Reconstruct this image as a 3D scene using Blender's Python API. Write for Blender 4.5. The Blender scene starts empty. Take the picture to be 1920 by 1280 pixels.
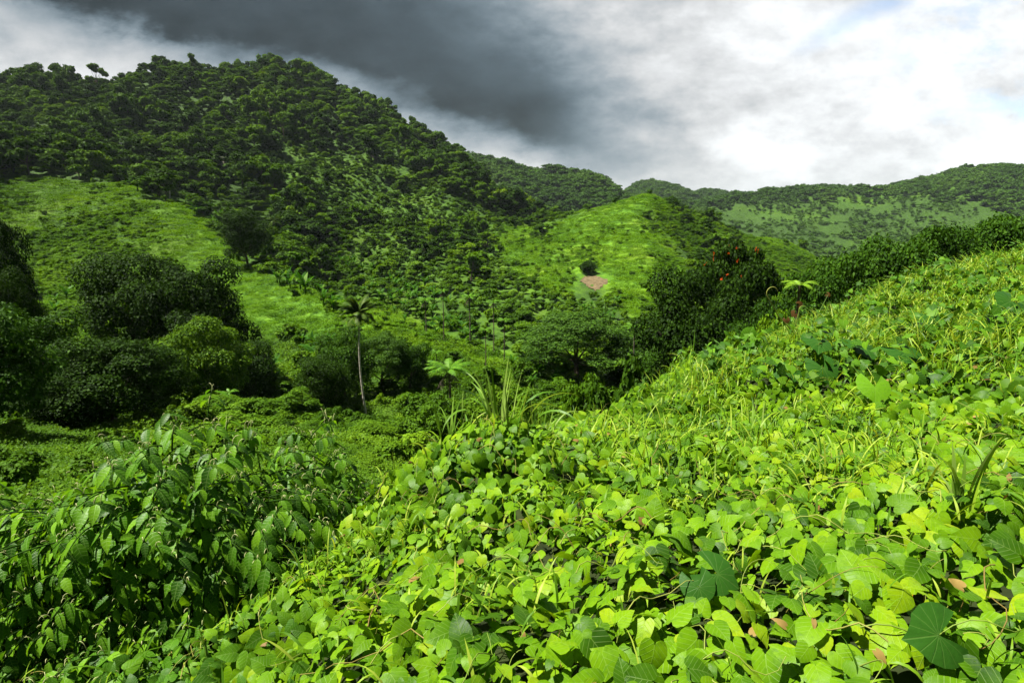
import bpy, math, random
import numpy as np
from mathutils import Vector, Matrix
from mathutils.bvhtree import BVHTree

random.seed(5)
rng = np.random.default_rng(11)
scene = bpy.context.scene
COL = scene.collection
R = math.radians

# ------------------------------------------------------------------ camera
PITCH = R(-11.6)
F = 1920 * 20.0 / 36.0
cam_d = bpy.data.cameras.new('camera')
cam_d.lens = 20.0
cam_d.sensor_width = 36.0
cam_d.clip_start = 0.05
cam_d.clip_end = 20000
cam = bpy.data.objects.new('camera', cam_d)
cam.location = (0, 0, 0)
cam.rotation_euler = (R(90) + PITCH, 0, 0)
COL.objects.link(cam)
scene.camera = cam
CP, SP = math.cos(PITCH), math.sin(PITCH)

# ------------------------------------------------------------------ exposure, sun
EXPO = 1.5
scene.view_settings.view_transform = 'Standard'
scene.view_settings.look = 'None'
scene.view_settings.gamma = 1
scene.view_settings.exposure = EXPO
SUN = Vector((-0.46, -0.06, 0.885)).normalized()      # direction towards the sun
sd = bpy.data.lights.new('sun', 'SUN')
sd.energy = 5.0
sd.angle = R(0.6)
sd.color = (1.0, 0.95, 0.86)
so = bpy.data.objects.new('sun', sd)
so.rotation_euler = SUN.to_track_quat('Z', 'Y').to_euler()
so.location = (0, 0, 50)
COL.objects.link(so)
scene.cycles.max_bounces = 6
scene.cycles.diffuse_bounces = 3
scene.cycles.glossy_bounces = 2
scene.cycles.transmission_bounces = 3
scene.cycles.transparent_max_bounces = 6
scene.cycles.use_adaptive_sampling = True
scene.cycles.adaptive_threshold = 0.02
scene.cycles.use_denoising = True


# a rain cloud standing high over the left of the valley: it is what keeps the big mountain in shade
def build_cloud():
    m = bpy.data.materials.new('cloud'); m.use_nodes = True; nt = m.node_tree; nt.nodes.clear()
    out = nt.nodes.new('ShaderNodeOutputMaterial'); vs = nt.nodes.new('ShaderNodeVolumePrincipled')
    vs.inputs['Color'].default_value = (.86, .88, .9, 1); vs.inputs['Density'].default_value = 0.0024
    nt.links.new(vs.outputs[0], out.inputs['Volume'])
    import bmesh
    for name, c, r, lab in (('cloud', (-690, 420, 470), (410, 440, 78), 'dark rain cloud standing over the big mountain'),):
        bm = bmesh.new(); bmesh.ops.create_icosphere(bm, subdivisions=5, radius=1.0)
        for v in bm.verts:
            d = v.co.copy(); k = 1 + .16 * math.sin(4 * d.x + 1) * math.cos(5 * d.y) + .10 * math.sin(9 * d.x + 3 * d.y) * math.sin(8 * d.y + 2)
            v.co = Vector((d.x * r[0] * k, d.y * r[1] * k, d.z * r[2] * (k if d.z > 0 else .7 * k)))
        me = bpy.data.meshes.new(name); bm.to_mesh(me); bm.free(); me.materials.append(m)
        o = bpy.data.objects.new(name, me); o.location = c; COL.objects.link(o)
        o['kind'] = 'structure'; o['label'] = lab; o['category'] = 'cloud'
build_cloud()
scene.cycles.volume_bounces = 1

# ------------------------------------------------------------------ little node language
class X:
    """wraps a node socket so that shader maths can be written as python"""
    def __init__(s, nt, v): s.nt, s.v = nt, v
    def _b(s, op, o, rev=False):
        n = s.nt.nodes.new('ShaderNodeMath'); n.operation = op
        a, b = (o, s) if rev else (s, o)
        for i, q in enumerate((a, b)):
            if isinstance(q, X): s.nt.links.new(q.v, n.inputs[i])
            elif q is not None: n.inputs[i].default_value = q
        return X(s.nt, n.outputs[0])
    def __add__(s, o): return s._b('ADD', o)
    __radd__ = __add__
    def __sub__(s, o): return s._b('SUBTRACT', o)
    def __rsub__(s, o): return s._b('SUBTRACT', o, True)
    def __mul__(s, o): return s._b('MULTIPLY', o)
    __rmul__ = __mul__
    def __truediv__(s, o): return s._b('DIVIDE', o)
    def __rtruediv__(s, o): return s._b('DIVIDE', o, True)
    def max(s, o): return s._b('MAXIMUM', o)
    def min(s, o): return s._b('MINIMUM', o)
    def pow(s, o): return s._b('POWER', o)
    def abs(s): return s._b('ABSOLUTE', None)
    def exp(s): return s._b('EXPONENT', None)
    def fract(s): return s._b('FRACT', None)
    def atan(s): return s._b('ARCTANGENT', None)
    def tan(s): return s._b('TANGENT', None)
    def ss(s, a, b):                                   # smoothstep from a to b
        n = s.nt.nodes.new('ShaderNodeMapRange'); n.interpolation_type = 'SMOOTHSTEP'
        s.nt.links.new(s.v, n.inputs[0]); n.inputs[1].default_value = a; n.inputs[2].default_value = b
        return X(s.nt, n.outputs[0])
def lerp(a, b, t): return a + (b - a) * t
def noise(nt, vec, scale, detail=3, rough=0.55, w=None):
    n = nt.nodes.new('ShaderNodeTexNoise'); n.inputs['Scale'].default_value = scale
    n.inputs['Detail'].default_value = detail; n.inputs['Roughness'].default_value = rough
    if vec is not None: nt.links.new(vec, n.inputs['Vector'])
    return X(nt, n.outputs['Fac'])
def mixc(nt, a, b, f):
    n = nt.nodes.new('ShaderNodeMix'); n.data_type = 'RGBA'
    for q, i in ((f, 0), (a, 6), (b, 7)):
        if isinstance(q, X): nt.links.new(q.v, n.inputs[i])
        elif isinstance(q, (tuple, list)): n.inputs[i].default_value = (*q[:3], 1)
        elif isinstance(q, (int, float)): n.inputs[i].default_value = q
        else: nt.links.new(q, n.inputs[i])
    return n.outputs[2]
def comb(nt, x, y, z):
    n = nt.nodes.new('ShaderNodeCombineXYZ')
    for i, q in enumerate((x, y, z)):
        if isinstance(q, X): nt.links.new(q.v, n.inputs[i])
        else: n.inputs[i].default_value = q
    return n.outputs[0]

# ------------------------------------------------------------------ world: broken cloud over a nishita sky
def build_world():
    w = bpy.data.worlds.new('World'); scene.world = w; w.use_nodes = True
    nt = w.node_tree; nt.nodes.clear()
    out = nt.nodes.new('ShaderNodeOutputWorld'); bg = nt.nodes.new('ShaderNodeBackground')
    nt.links.new(bg.outputs[0], out.inputs[0])
    sky = nt.nodes.new('ShaderNodeTexSky'); sky.sky_type = 'NISHITA'; sky.sun_disc = False
    sky.sun_elevation = math.asin(SUN.z); sky.sun_rotation = math.atan2(SUN.x, SUN.y)
    tc = nt.nodes.new('ShaderNodeTexCoord'); sp = nt.nodes.new('ShaderNodeSeparateXYZ')
    nt.links.new(tc.outputs['Generated'], sp.inputs[0])
    x, y, z = (X(nt, sp.outputs[i]) for i in range(3))
    yy = y.max(0.12)
    u = x / yy; v = z / yy                              # bearing and height of a direction, ahead = 0
    # cloud coordinates in units of about a thousandth of a radian
    n0 = noise(nt, comb(nt, u, v * 1.6, 0.3), 2.2, 4)
    n1 = noise(nt, comb(nt, u, v * 1.9, 4.3), 5.0, 5, 0.6)
    n2 = noise(nt, comb(nt, u, v * 2.0, 7.7), 11.0, 8, 0.66)
    U = u * 1000 + (n0 - 0.5) * 160 + (n1 - 0.5) * 120 + (n2 - .5) * 50
    V = v * 1000 + (n1 - 0.5) * 110 + (n0 - 0.5) * 80 + (n2 - 0.5) * 46
    # the dark rain cloud: lower edge runs down from upper left to the right
    edge = 372 - 0.262 * (U + 720)                     # height of its darkest line
    s = V - edge
    wup = lerp(520.0, 215.0, U.ss(-560, 200))
    up = (s.max(0) / wup); up = (up * up * -1).exp()
    dn = (s.min(0) / lerp(38.0, 60.0, U.ss(-500, 100))); dn = (dn * dn * -1).exp()
    along = 1 - U.ss(20, 400)
    dark = up * dn * along * lerp(0.78, 1.12, n1) * lerp(.93, 1.05, n2)
    ra = noise(nt, comb(nt, u, v * 1.7, 2.2), 3.6, 9, 0.6); rb = noise(nt, comb(nt, u + .012, v * 1.7 + .06, 2.2), 3.6, 9, 0.6)
    relief = (ra - rb)
    puff = ((n2 - 0.5).abs() * 2).pow(.7)
    bright = lerp(0.48, 0.91, U.ss(-350, 480)) + (n1 - 0.5) * 0.55 + (n2 - 0.5) * 0.25 - puff * .06
    under = (1 - s.ss(-130, -40)) * (1 - U.ss(300, 600))   # pale strip of sky under the dark cloud
    bright = bright + under * 0.26
    bright = bright + (U.ss(250, 520)) * (1 - (V - 190).abs().ss(0, 190)) * 0.14
    L = lerp(bright, 0.040, dark.min(0.985))
    # grey undersides low on the right
    low = (1 - (V - 62).abs().ss(0, 60)) * U.ss(60, 300) * (n1.ss(0.35, 0.62)) * 0.13
    L = L - low
    L = L * (relief * 1.5 + 1.0).max(.5) + relief * .16 * U.ss(0, 400)
    L = L.max(.015)
    front = y.ss(0.05, 0.3)
    L = lerp(0.05, L, front)
    high = v.ss(0.42, 0.75) * front
    L = lerp(L, 0.10, high * (1 - U.ss(300, 1100) * .6))
    tint = mixc(nt, (0.66, 0.93, 1.14), (0.975, 1.0, 1.02), L.ss(0.03, 0.75))
    k = 1.0 / (2 ** EXPO)
    cl = nt.nodes.new('ShaderNodeVectorMath'); cl.operation = 'SCALE'
    nt.links.new(tint, cl.inputs[0]); nt.links.new((L * (k * 1.02)).v, cl.inputs['Scale'])
    skys = nt.nodes.new('ShaderNodeVectorMath'); skys.operation = 'SCALE'
    nt.links.new(sky.outputs[0], skys.inputs[0]); skys.inputs['Scale'].default_value = 0.085
    # thin places in the cloud on the right let the blue through
    gap = (n1 * 0.55 + n2 * 0.45).ss(0.48, 0.60) * (U.ss(430, 900) * V.ss(120, 240)) * 0.55
    gap2 = (1 - ((V - 192) + (U - 850) * -0.12 + (n2 - 0.5) * 40).abs().ss(0, 22)) * U.ss(620, 800) * 0.5
    gap3 = (1 - ((V - 330) - (U - 560) * 0.55).abs().ss(0, 34)) * U.ss(440, 540) * (1 - U.ss(600, 720)) * 0.45
    g = (gap + gap2 + gap3).min(0.8)
    m = mixc(nt, cl.outputs[0], skys.outputs[0], g)
    nt.links.new(m, bg.inputs[0]); bg.inputs[1].default_value = 1.0
build_world()

# ------------------------------------------------------------------ photo geometry helpers
def slope(py):
    Z = (640 - py) / F
    return (SP + Z * CP) / (CP - Z * SP)
def xratio(px, s):
    Z = np.tan(np.arctan(s) - PITCH)
    return (np.asarray(px) - 960) / F / (CP - Z * SP)
def project(P):
    P = np.atleast_2d(P); fy = P[:, 1] * CP + P[:, 2] * SP; up = -P[:, 1] * SP + P[:, 2] * CP
    fy = np.maximum(fy, 1e-3)
    return 960 + F * P[:, 0] / fy, 640 - F * up / fy
def at(px, py, Y):
    s = slope(py); return np.array([float(xratio(px, s)) * Y, Y, s * Y])

_lat = np.random.default_rng(3).random((256, 256))
def vnoise(x, y):
    xi = np.floor(x).astype(int); yi = np.floor(y).astype(int); fx = x - xi; fy = y - yi
    fx = fx * fx * (3 - 2 * fx); fy = fy * fy * (3 - 2 * fy)
    g = lambda a, b: _lat[a & 255, b & 255]
    return (g(xi, yi) * (1 - fx) + g(xi + 1, yi) * fx) * (1 - fy) + (g(xi, yi + 1) * (1 - fx) + g(xi + 1, yi + 1) * fx) * fy
def fbm(x, y, o=4, r=0.5):
    t = 0; a = 1; n = 0
    for i in range(o):
        t = t + a * (vnoise(x + 17.3 * i, y - 9.1 * i) - 0.5); n += a; a *= r; x = x * 2.03; y = y * 2.03
    return t / n * 2
def pchip(xk, yk, x):
    xk = np.asarray(xk, float); yk = np.asarray(yk, float)
    h = np.diff(xk); h = h.reshape((-1,) + (1,) * (yk.ndim - 1)); d = np.diff(yk, axis=0) / h
    m = np.zeros_like(yk)
    a, b = d[:-1], d[1:]; ok = a * b > 0
    w1 = 2 * h[1:] + h[:-1]; w2 = h[1:] + 2 * h[:-1]
    with np.errstate(divide='ignore', invalid='ignore'):
        hm = (w1 + w2) / (w1 / np.where(ok, a, 1) + w2 / np.where(ok, b, 1))
    m[1:-1] = np.where(ok, hm, 0); m[0] = d[0]; m[-1] = d[-1]
    x = np.clip(x, xk[0], xk[-1]); i = np.clip(np.searchsorted(xk, x) - 1, 0, len(xk) - 2)
    sh = (-1,) + (1,) * (yk.ndim - 1)
    t = ((x - xk[i]) / (xk[i + 1] - xk[i])).reshape(sh); H = (xk[i + 1] - xk[i]).reshape(sh)
    return (yk[i] * (1 + 2 * t) * (1 - t) ** 2 + m[i] * H * t * (1 - t) ** 2 + yk[i + 1] * t * t * (3 - 2 * t) + m[i + 1] * H * t * t * (t - 1))
def inpoly(px, py, poly):
    c = np.zeros(len(px), bool); n = len(poly)
    for i in range(n):
        x1, y1 = poly[i]; x2, y2 = poly[i - 1]
        cond = ((y1 > py) != (y2 > py))
        c ^= cond & (px < (x2 - x1) * (py - y1) / ((y2 - y1) if y2 != y1 else 1e-9) + x1)
    return c

# ------------------------------------------------------------------ mesh helpers
def mk_mesh(name, verts, faces, mat=None, luv=None, smooth=False, attrs=None):
    """faces: list of int arrays (n,k)"""
    me = bpy.data.meshes.new(name)
    if not isinstance(faces, list): faces = [faces]
    faces = [f for f in faces if len(f)]
    me.vertices.add(len(verts)); me.vertices.foreach_set('co', np.asarray(verts, np.float32).ravel())
    lo = np.concatenate([f.ravel() for f in faces]).astype(np.int32)
    tot = np.concatenate([np.full(len(f), f.shape[1]) for f in faces]).astype(np.int32)
    st = np.concatenate([[0], np.cumsum(tot)[:-1]]).astype(np.int32)
    me.loops.add(len(lo)); me.loops.foreach_set('vertex_index', lo)
    me.polygons.add(len(tot)); me.polygons.foreach_set('loop_start', st)
    if smooth: me.polygons.foreach_set('use_smooth', np.ones(len(tot), bool))
    if luv is not None:
        a = me.attributes.new('luv', 'FLOAT_VECTOR', 'POINT'); a.data.foreach_set('vector', np.asarray(luv, np.float32).ravel())
    for k, vv in (attrs or {}).items():
        a = me.attributes.new(k, 'FLOAT', 'POINT'); a.data.foreach_set('value', np.asarray(vv, np.float32))
    me.update(calc_edges=True)
    if mat: me.materials.append(mat)
    return me
def obj(name, me, parent=None, loc=(0, 0, 0)):
    o = bpy.data.objects.new(name, me); COL.objects.link(o); o.location = loc
    if parent: o.parent = parent
    return o
def tag(o, label=None, cat=None, group=None, kind=None):
    if label: o['label'] = label
    if cat: o['category'] = cat
    if group: o['group'] = group
    if kind: o['kind'] = kind
    return o
def nrm(v): return v / np.maximum(np.linalg.norm(v, axis=-1, keepdims=True), 1e-9)
def leaves(proto, pos, normal, head, size, wid=1.0):
    """proto = (verts, faces, luv); copies it to every pos; head = direction of the tip"""
    pv, pf = proto; n = nrm(normal); yv = nrm(head - (head * n).sum(1, keepdims=True) * n); xv = np.cross(yv, n)
    size = np.broadcast_to(np.asarray(size, float), (len(pos),)); wid = np.broadcast_to(np.asarray(wid, float), (len(pos),))
    V = pos[:, None] + size[:, None, None] * (pv[None, :, 0:1] * wid[:, None, None] * xv[:, None] + pv[None, :, 1:2] * yv[:, None] + pv[None, :, 2:3] * n[:, None])
    fs = (pf[None] + (np.arange(len(pos)) * len(pv))[:, None, None]).reshape(-1, pf.shape[1])
    uv = np.broadcast_to(pv[None], V.shape).reshape(-1, 3)
    return V.reshape(-1, 3), fs, uv
class Acc:
    def __init__(s): s.v = []; s.f = {}; s.uv = []; s.n = 0
    def add(s, v, f, uv=None):
        s.v.append(v); s.f.setdefault(f.shape[1], []).append(f + s.n); s.n += len(v)
        s.uv.append(uv if uv is not None else np.zeros((len(v), 3)))
        return s
    def mesh(s, name, mat, smooth=False):
        return mk_mesh(name, np.concatenate(s.v), [np.concatenate(q) for q in s.f.values()], mat, np.concatenate(s.uv), smooth)
def tube(pts, rad, n=6):
    pts = np.asarray(pts, float); rad = np.broadcast_to(np.asarray(rad, float), (len(pts),))
    t = nrm(np.gradient(pts, axis=0)); ref = np.array([0.31, 0.22, 0.93]) if abs(t[0, 2]) < 0.8 else np.array([1., 0.1, 0])
    a = nrm(np.cross(t, ref)); b = np.cross(t, a)
    an = np.linspace(0, 2 * np.pi, n, endpoint=False)
    V = pts[:, None] + rad[:, None, None] * (np.cos(an)[None, :, None] * a[:, None] + np.sin(an)[None, :, None] * b[:, None])
    i = np.arange(len(pts) - 1)[:, None] * n; j = np.arange(n)[None]; k = (j + 1) % n
    f = np.stack([i + j, i + k, i + n + k, i + n + j], -1).reshape(-1, 4)
    return V.reshape(-1, 3), f
def blades(pos, az, length, width, lean, bend, nseg=5, twist=None):
    """arching strips; lean = start angle from the vertical, bend = extra angle by the tip"""
    N = len(pos); t = np.linspace(0, 1, nseg + 1); ang = lean[:, None] + bend[:, None] * t[None] ** 1.3
    dl = length[:, None] / nseg
    h = np.concatenate([np.zeros((N, 1)), np.cumsum(np.sin((ang[:, 1:] + ang[:, :-1]) / 2) * dl, 1)], 1)
    z = np.concatenate([np.zeros((N, 1)), np.cumsum(np.cos((ang[:, 1:] + ang[:, :-1]) / 2) * dl, 1)], 1)
    d = np.stack([np.cos(az), np.sin(az), np.zeros(N)], 1); sdir = np.stack([-np.sin(az), np.cos(az), np.zeros(N)], 1)
    c = pos[:, None] + h[..., None] * d[:, None] + z[..., None] * np.array([0, 0, 1.])
    w = width[:, None] * np.interp(t, [0, .25, .6, .9, 1], [.55, 1, .9, .35, .02])[None] * 0.5
    tw = (twist if twist is not None else np.zeros(N))[:, None] * t[None]
    up = np.stack([-np.cos(ang) * np.cos(az)[:, None], -np.cos(ang) * np.sin(az)[:, None], np.sin(ang)], -1)
    side = sdir[:, None] * np.cos(tw)[..., None] + up * np.sin(tw)[..., None]
    V = np.stack([c - side * w[..., None], c + side * w[..., None]], 2).reshape(N, -1, 3)
    i = np.arange(nseg) * 2
    f = np.stack([i, i + 1, i + 3, i + 2], -1)
    fs = (f[None] + (np.arange(N) * 2 * (nseg + 1))[:, None, None]).reshape(-1, 4)
    luv = np.broadcast_to(np.stack([np.tile([-.5, .5], nseg + 1), np.repeat(t, 2), np.zeros(2 * nseg + 2)], 1)[None], V.shape).reshape(-1, 3)
    return V.reshape(-1, 3), fs, luv

# ------------------------------------------------------------------ materials
def leaf_mat(name, cols, trans=0.35, rough=0.45, spec=0.35, vein=None, tcol=(1.25, 1.15, 0.45), objvar=0.0, clump=None):
    """cols: dark to light leaf colours picked at random for each leaf"""
    cols = [(c[0] * .78, c[1] * .78, c[2] * .6) for c in cols]; spec *= .6
    m = bpy.data.materials.new(name); m.use_nodes = True; nt = m.node_tree; nt.nodes.clear()
    out = nt.nodes.new('ShaderNodeOutputMaterial')
    geo = nt.nodes.new('ShaderNodeNewGeometry'); oi = nt.nodes.new('ShaderNodeObjectInfo')
    r = X(nt, geo.outputs['Random Per Island'])
    if objvar: r = (r * (1 - objvar) + X(nt, oi.outputs['Random']) * objvar)
    if clump:
        r = (r * 0.6 + noise(nt, geo.outputs['Position'], clump, 2).ss(0.3, 0.7) * 0.4)
    cr = nt.nodes.new('ShaderNodeValToRGB'); e = cr.color_ramp.elements
    pos = np.linspace(0.08, 0.92, len(cols))
    e[0].position = pos[0]; e[0].color = (*cols[0], 1); e[1].position = pos[-1]; e[1].color = (*cols[-1], 1)
    for p, c in list(zip(pos, cols))[1:-1]:
        q = e.new(p); q.color = (*c, 1)
    nt.links.new(r.v, cr.inputs[0]); c = cr.outputs[0]
    bs = nt.nodes.new('ShaderNodeBsdfPrincipled'); tr = nt.nodes.new('ShaderNodeBsdfTranslucent')
    if vein:
        at_ = nt.nodes.new('ShaderNodeAttribute'); at_.attribute_name = 'luv'
        sp = nt.nodes.new('ShaderNodeSeparateXYZ'); nt.links.new(at_.outputs['Vector'], sp.inputs[0])
        lx, ly = X(nt, sp.outputs[0]).abs(), X(nt, sp.outputs[1])
        if vein == 'radial':
            n_ = nt.nodes.new('ShaderNodeMath'); n_.operation = 'ARCTAN2'; nt.links.new(lx.v, n_.inputs[0]); nt.links.new(ly.v, n_.inputs[1])
            q = (X(nt, n_.outputs[0]) * 2.1 + 10.5).fract(); rad = (lx * lx + ly * ly).pow(.5)
            side = (1 - ((q - 0.5).abs() * rad).ss(0.0, 0.03)) * .8
        elif vein == 'heart':
            q = ((ly + lx * -0.75) * 5.0 + 20).fract()
            side = 1 - (q - 0.5).abs().ss(0.0, 0.10)
        else:
            q = ((ly + lx * -0.5) * vein + 20).fract(); side = 1 - (q - 0.5).abs().ss(0.0, 0.16)
        mid = 1 - lx.ss(0.004, 0.022)
        v = side.max(mid) * 0.6
        c = mixc(nt, c, mixc(nt, c, (0.42, 0.62, 0.16), 0.14 if vein == 'radial' else 0.28), v)
        bn = nt.nodes.new('ShaderNodeBump'); bn.inputs['Strength'].default_value = 0.35; bn.inputs['Distance'].default_value = 0.004
        blot = noise(nt, geo.outputs['Position'], 60, 3)
        nt.links.new((v * -1 + blot * 0.8).v, bn.inputs['Height']); nt.links.new(bn.outputs[0], bs.inputs['Normal'])
        c = mixc(nt, c, mixc(nt, c, (0.02, 0.07, 0.01), 0.35), blot.ss(0.45, 0.8))
    nt.links.new(c, bs.inputs['Base Color'])
    bs.inputs['Roughness'].default_value = rough; bs.inputs['Specular IOR Level'].default_value = spec
    tv = nt.nodes.new('ShaderNodeVectorMath'); tv.operation = 'MULTIPLY'
    nt.links.new(c, tv.inputs[0]); tv.inputs[1].default_value = tcol
    nt.links.new(tv.outputs[0], tr.inputs[0])
    mx = nt.nodes.new('ShaderNodeMixShader'); mx.inputs[0].default_value = trans
    nt.links.new(bs.outputs[0], mx.inputs[1]); nt.links.new(tr.outputs[0], mx.inputs[2])
    nt.links.new(mx.outputs[0], out.inputs[0])
    return m
def plain_mat(name, c1, c2, scale=8, rough=0.85, bump=0.4, detail=5, dist=0.02):
    m = bpy.data.materials.new(name); m.use_nodes = True; nt = m.node_tree
    bs = nt.nodes['Principled BSDF']; tc = nt.nodes.new('ShaderNodeTexCoord')
    n = noise(nt, tc.outputs['Object'], scale, detail)
    nt.links.new(mixc(nt, c1, c2, n.ss(0.3, 0.7)), bs.inputs['Base Color'])
    bs.inputs['Roughness'].default_value = rough; bs.inputs['Specular IOR Level'].default_value = 0.08
    bn = nt.nodes.new('ShaderNodeBump'); bn.inputs['Strength'].default_value = bump; bn.inputs['Distance'].default_value = dist
    nt.links.new(n.v, bn.inputs['Height']); nt.links.new(bn.outputs[0], bs.inputs['Normal'])
    return m
M = {}
M['vine'] = leaf_mat('vine_leaf', [(.026, .085, .003), (.062, .17, .004), (.118, .27, .005), (.165, .345, .006), (.21, .39, .007), (.31, .45, .009)], 0.38, 0.42, 0.20, vein='heart', clump=2.5)
M['vine_far'] = leaf_mat('vine_leaf_far', [(.026, .088, .003), (.075, .185, .005), (.145, .30, .007), (.22, .38, .010)], 0.38, 0.5, 0.18, clump=.8)
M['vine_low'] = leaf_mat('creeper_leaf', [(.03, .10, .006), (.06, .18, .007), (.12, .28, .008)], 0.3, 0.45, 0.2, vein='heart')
M['grass'] = leaf_mat('grass_blade', [(.06, .16, .010), (.12, .27, .014), (.22, .38, .02), (.38, .50, .07)], 0.35, 0.45, 0.25)
M['cane'] = leaf_mat('cane_leaf', [(.08, .20, .015), (.15, .30, .03), (.28, .42, .10)], 0.3, 0.45, 0.3)
M['tendril'] = leaf_mat('tendril', [(.20, .30, .05), (.34, .40, .10), (.24, .16, .06)], 0.2, 0.5)
M['piper'] = leaf_mat('shrub_leaf', [(.028, .10, .004), (.080, .23, .006), (.17, .38, .010)], 0.38, 0.42, 0.28, vein=7.0)
M['spike'] = leaf_mat('flower_spike', [(.45, .50, .26), (.60, .62, .38)], 0.2, 0.5)
M['taro'] = leaf_mat('taro_leaf', [(.026, .10, .012), (.038, .13, .016)], 0.3, 0.45, 0.22, vein='radial')
M['taro_light'] = leaf_mat('taro_leaf_light', [(.13, .33, .012), (.17, .38, .015)], 0.4, 0.4, 0.3, vein='radial')
M['bronze'] = leaf_mat('bronze_leaf', [(.07, .035, .015), (.12, .06, .02)], 0.3, 0.4)
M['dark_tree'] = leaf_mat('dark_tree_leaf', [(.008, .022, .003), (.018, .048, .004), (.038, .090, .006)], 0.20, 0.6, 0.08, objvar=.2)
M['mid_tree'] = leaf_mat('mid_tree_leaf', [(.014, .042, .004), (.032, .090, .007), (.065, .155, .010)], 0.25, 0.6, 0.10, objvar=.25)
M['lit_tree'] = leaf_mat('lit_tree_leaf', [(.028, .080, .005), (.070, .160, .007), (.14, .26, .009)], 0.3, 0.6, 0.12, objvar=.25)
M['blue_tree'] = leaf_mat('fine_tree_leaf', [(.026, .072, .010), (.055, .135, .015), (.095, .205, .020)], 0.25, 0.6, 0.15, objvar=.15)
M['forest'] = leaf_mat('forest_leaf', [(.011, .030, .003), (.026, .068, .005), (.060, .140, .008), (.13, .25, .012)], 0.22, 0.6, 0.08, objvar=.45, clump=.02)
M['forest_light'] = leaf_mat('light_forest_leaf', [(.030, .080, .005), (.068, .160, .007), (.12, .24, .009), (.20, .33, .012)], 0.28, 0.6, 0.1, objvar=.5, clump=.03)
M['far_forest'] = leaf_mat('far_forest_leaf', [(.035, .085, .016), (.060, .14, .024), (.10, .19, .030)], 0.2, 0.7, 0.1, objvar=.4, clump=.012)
M['scrub'] = leaf_mat('scrub_leaf', [(.024, .066, .004), (.070, .165, .007), (.18, .33, .012)], 0.28, 0.6, 0.12, objvar=.55, clump=.1)
M['cover'] = leaf_mat('ground_cover_leaf', [(.026, .075, .005), (.07, .165, .008), (.15, .28, .012)], 0.3, 0.55, 0.12, objvar=.5, clump=.12)
M['meadow_tuft'] = leaf_mat('meadow_leaf', [(.055, .15, .005), (.11, .25, .007), (.18, .34, .010)], 0.3, 0.6, 0.12, objvar=.5, clump=.06)
M['banana'] = leaf_mat('banana_leaf', [(.03, .11, .010), (.06, .18, .014), (.12, .25, .030)], 0.35, 0.55, 0.12)
M['fern'] = leaf_mat('fern_frond', [(.06, .18, .014), (.11, .27, .02), (.16, .33, .025)], 0.3, 0.45, 0.3)
M['fern_light'] = leaf_mat('fern_frond_light', [(.16, .32, .02), (.24, .42, .03)], 0.35, 0.45, 0.3)
M['palm'] = leaf_mat('palm_frond', [(.03, .08, .010), (.06, .13, .015), (.12, .17, .028)], 0.25, 0.5, 0.15)
M['flower_red'] = leaf_mat('red_flower', [(.55, .05, .01), (.65, .12, .02)], 0.3, 0.5)
M['bark'] = plain_mat('bark', (.045, .035, .025), (.12, .10, .075), 6)
M['palm_bark'] = plain_mat('palm_bark', (.24, .21, .17), (.50, .46, .39), 3, dist=.05)
M['dead_wood'] = plain_mat('dead_wood', (.22, .24, .20), (.48, .48, .42), 4)
M['pole'] = plain_mat('pole_wood', (.25, .27, .27), (.38, .40, .40), 4)
M['dry'] = leaf_mat('dry_leaf', [(.16, .09, .03), (.32, .22, .08)], 0.2, 0.6)
M['yellow'] = leaf_mat('yellow_leaf', [(.60, .34, .02), (.55, .26, .02)], 0.3, 0.5)

def ground_mat():
    m = bpy.data.materials.new('terrain'); m.use_nodes = True; nt = m.node_tree
    bs = nt.nodes['Principled BSDF']; geo = nt.nodes.new('ShaderNodeNewGeometry'); P = geo.outputs['Position']
    a = nt.nodes.new('ShaderNodeAttribute'); a.attribute_name = 'meadow'; md = X(nt, a.outputs['Fac'])
    b = nt.nodes.new('ShaderNodeAttribute'); b.attribute_name = 'rock'; rk = X(nt, b.outputs['Fac'])
    n1 = noise(nt, P, 0.045, 4); n2 = noise(nt, P, 0.35, 5, 0.6); n3 = noise(nt, P, 2.2, 4, 0.65)
    grass = mixc(nt, (.060, .155, .007), (.135, .28, .010), (n1 * 0.5 + n2 * 0.5).ss(0.40, 0.60))
    grass = mixc(nt, grass, (.18, .22, .014), n1.ss(0.5, 0.68) * 0.35)
    grass = mixc(nt, grass, (.045, .11, .008), n3.ss(0.45, 0.75) * 0.7)
    floor = mixc(nt, (.016, .040, .005), (.042, .095, .008), n2.ss(0.35, 0.65))
    c = mixc(nt, floor, grass, md)
    rock = mixc(nt, (.10, .09, .075), (.32, .28, .24), n2.ss(0.35, 0.65))
    c = mixc(nt, c, (0, 0, 0), .12)
    c = mixc(nt, c, rock, (rk * n3.ss(0.35, 0.6)).ss(0.2, 0.5))
    nt.links.new(c, bs.inputs['Base Color']); bs.inputs['Roughness'].default_value = 0.8; bs.inputs['Specular IOR Level'].default_value = 0.15
    bn = nt.nodes.new('ShaderNodeBump'); bn.inputs['Strength'].default_value = 0.9; bn.inputs['Distance'].default_value = 0.7
    nt.links.new((n2 * 1.0 + n3 * 0.5).v, bn.inputs['Height']); nt.links.new(bn.outputs[0], bs.inputs['Normal'])
    return m
M['terrain'] = ground_mat()
M['bank'] = plain_mat('bank_soil', (.012, .018, .006), (.025, .035, .010), 5, 1.0, 0.5)
M['soil'] = plain_mat('bare_soil', (.070, .055, .028), (.15, .115, .062), 0.9, 0.95, 0.8, dist=.3)

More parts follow.
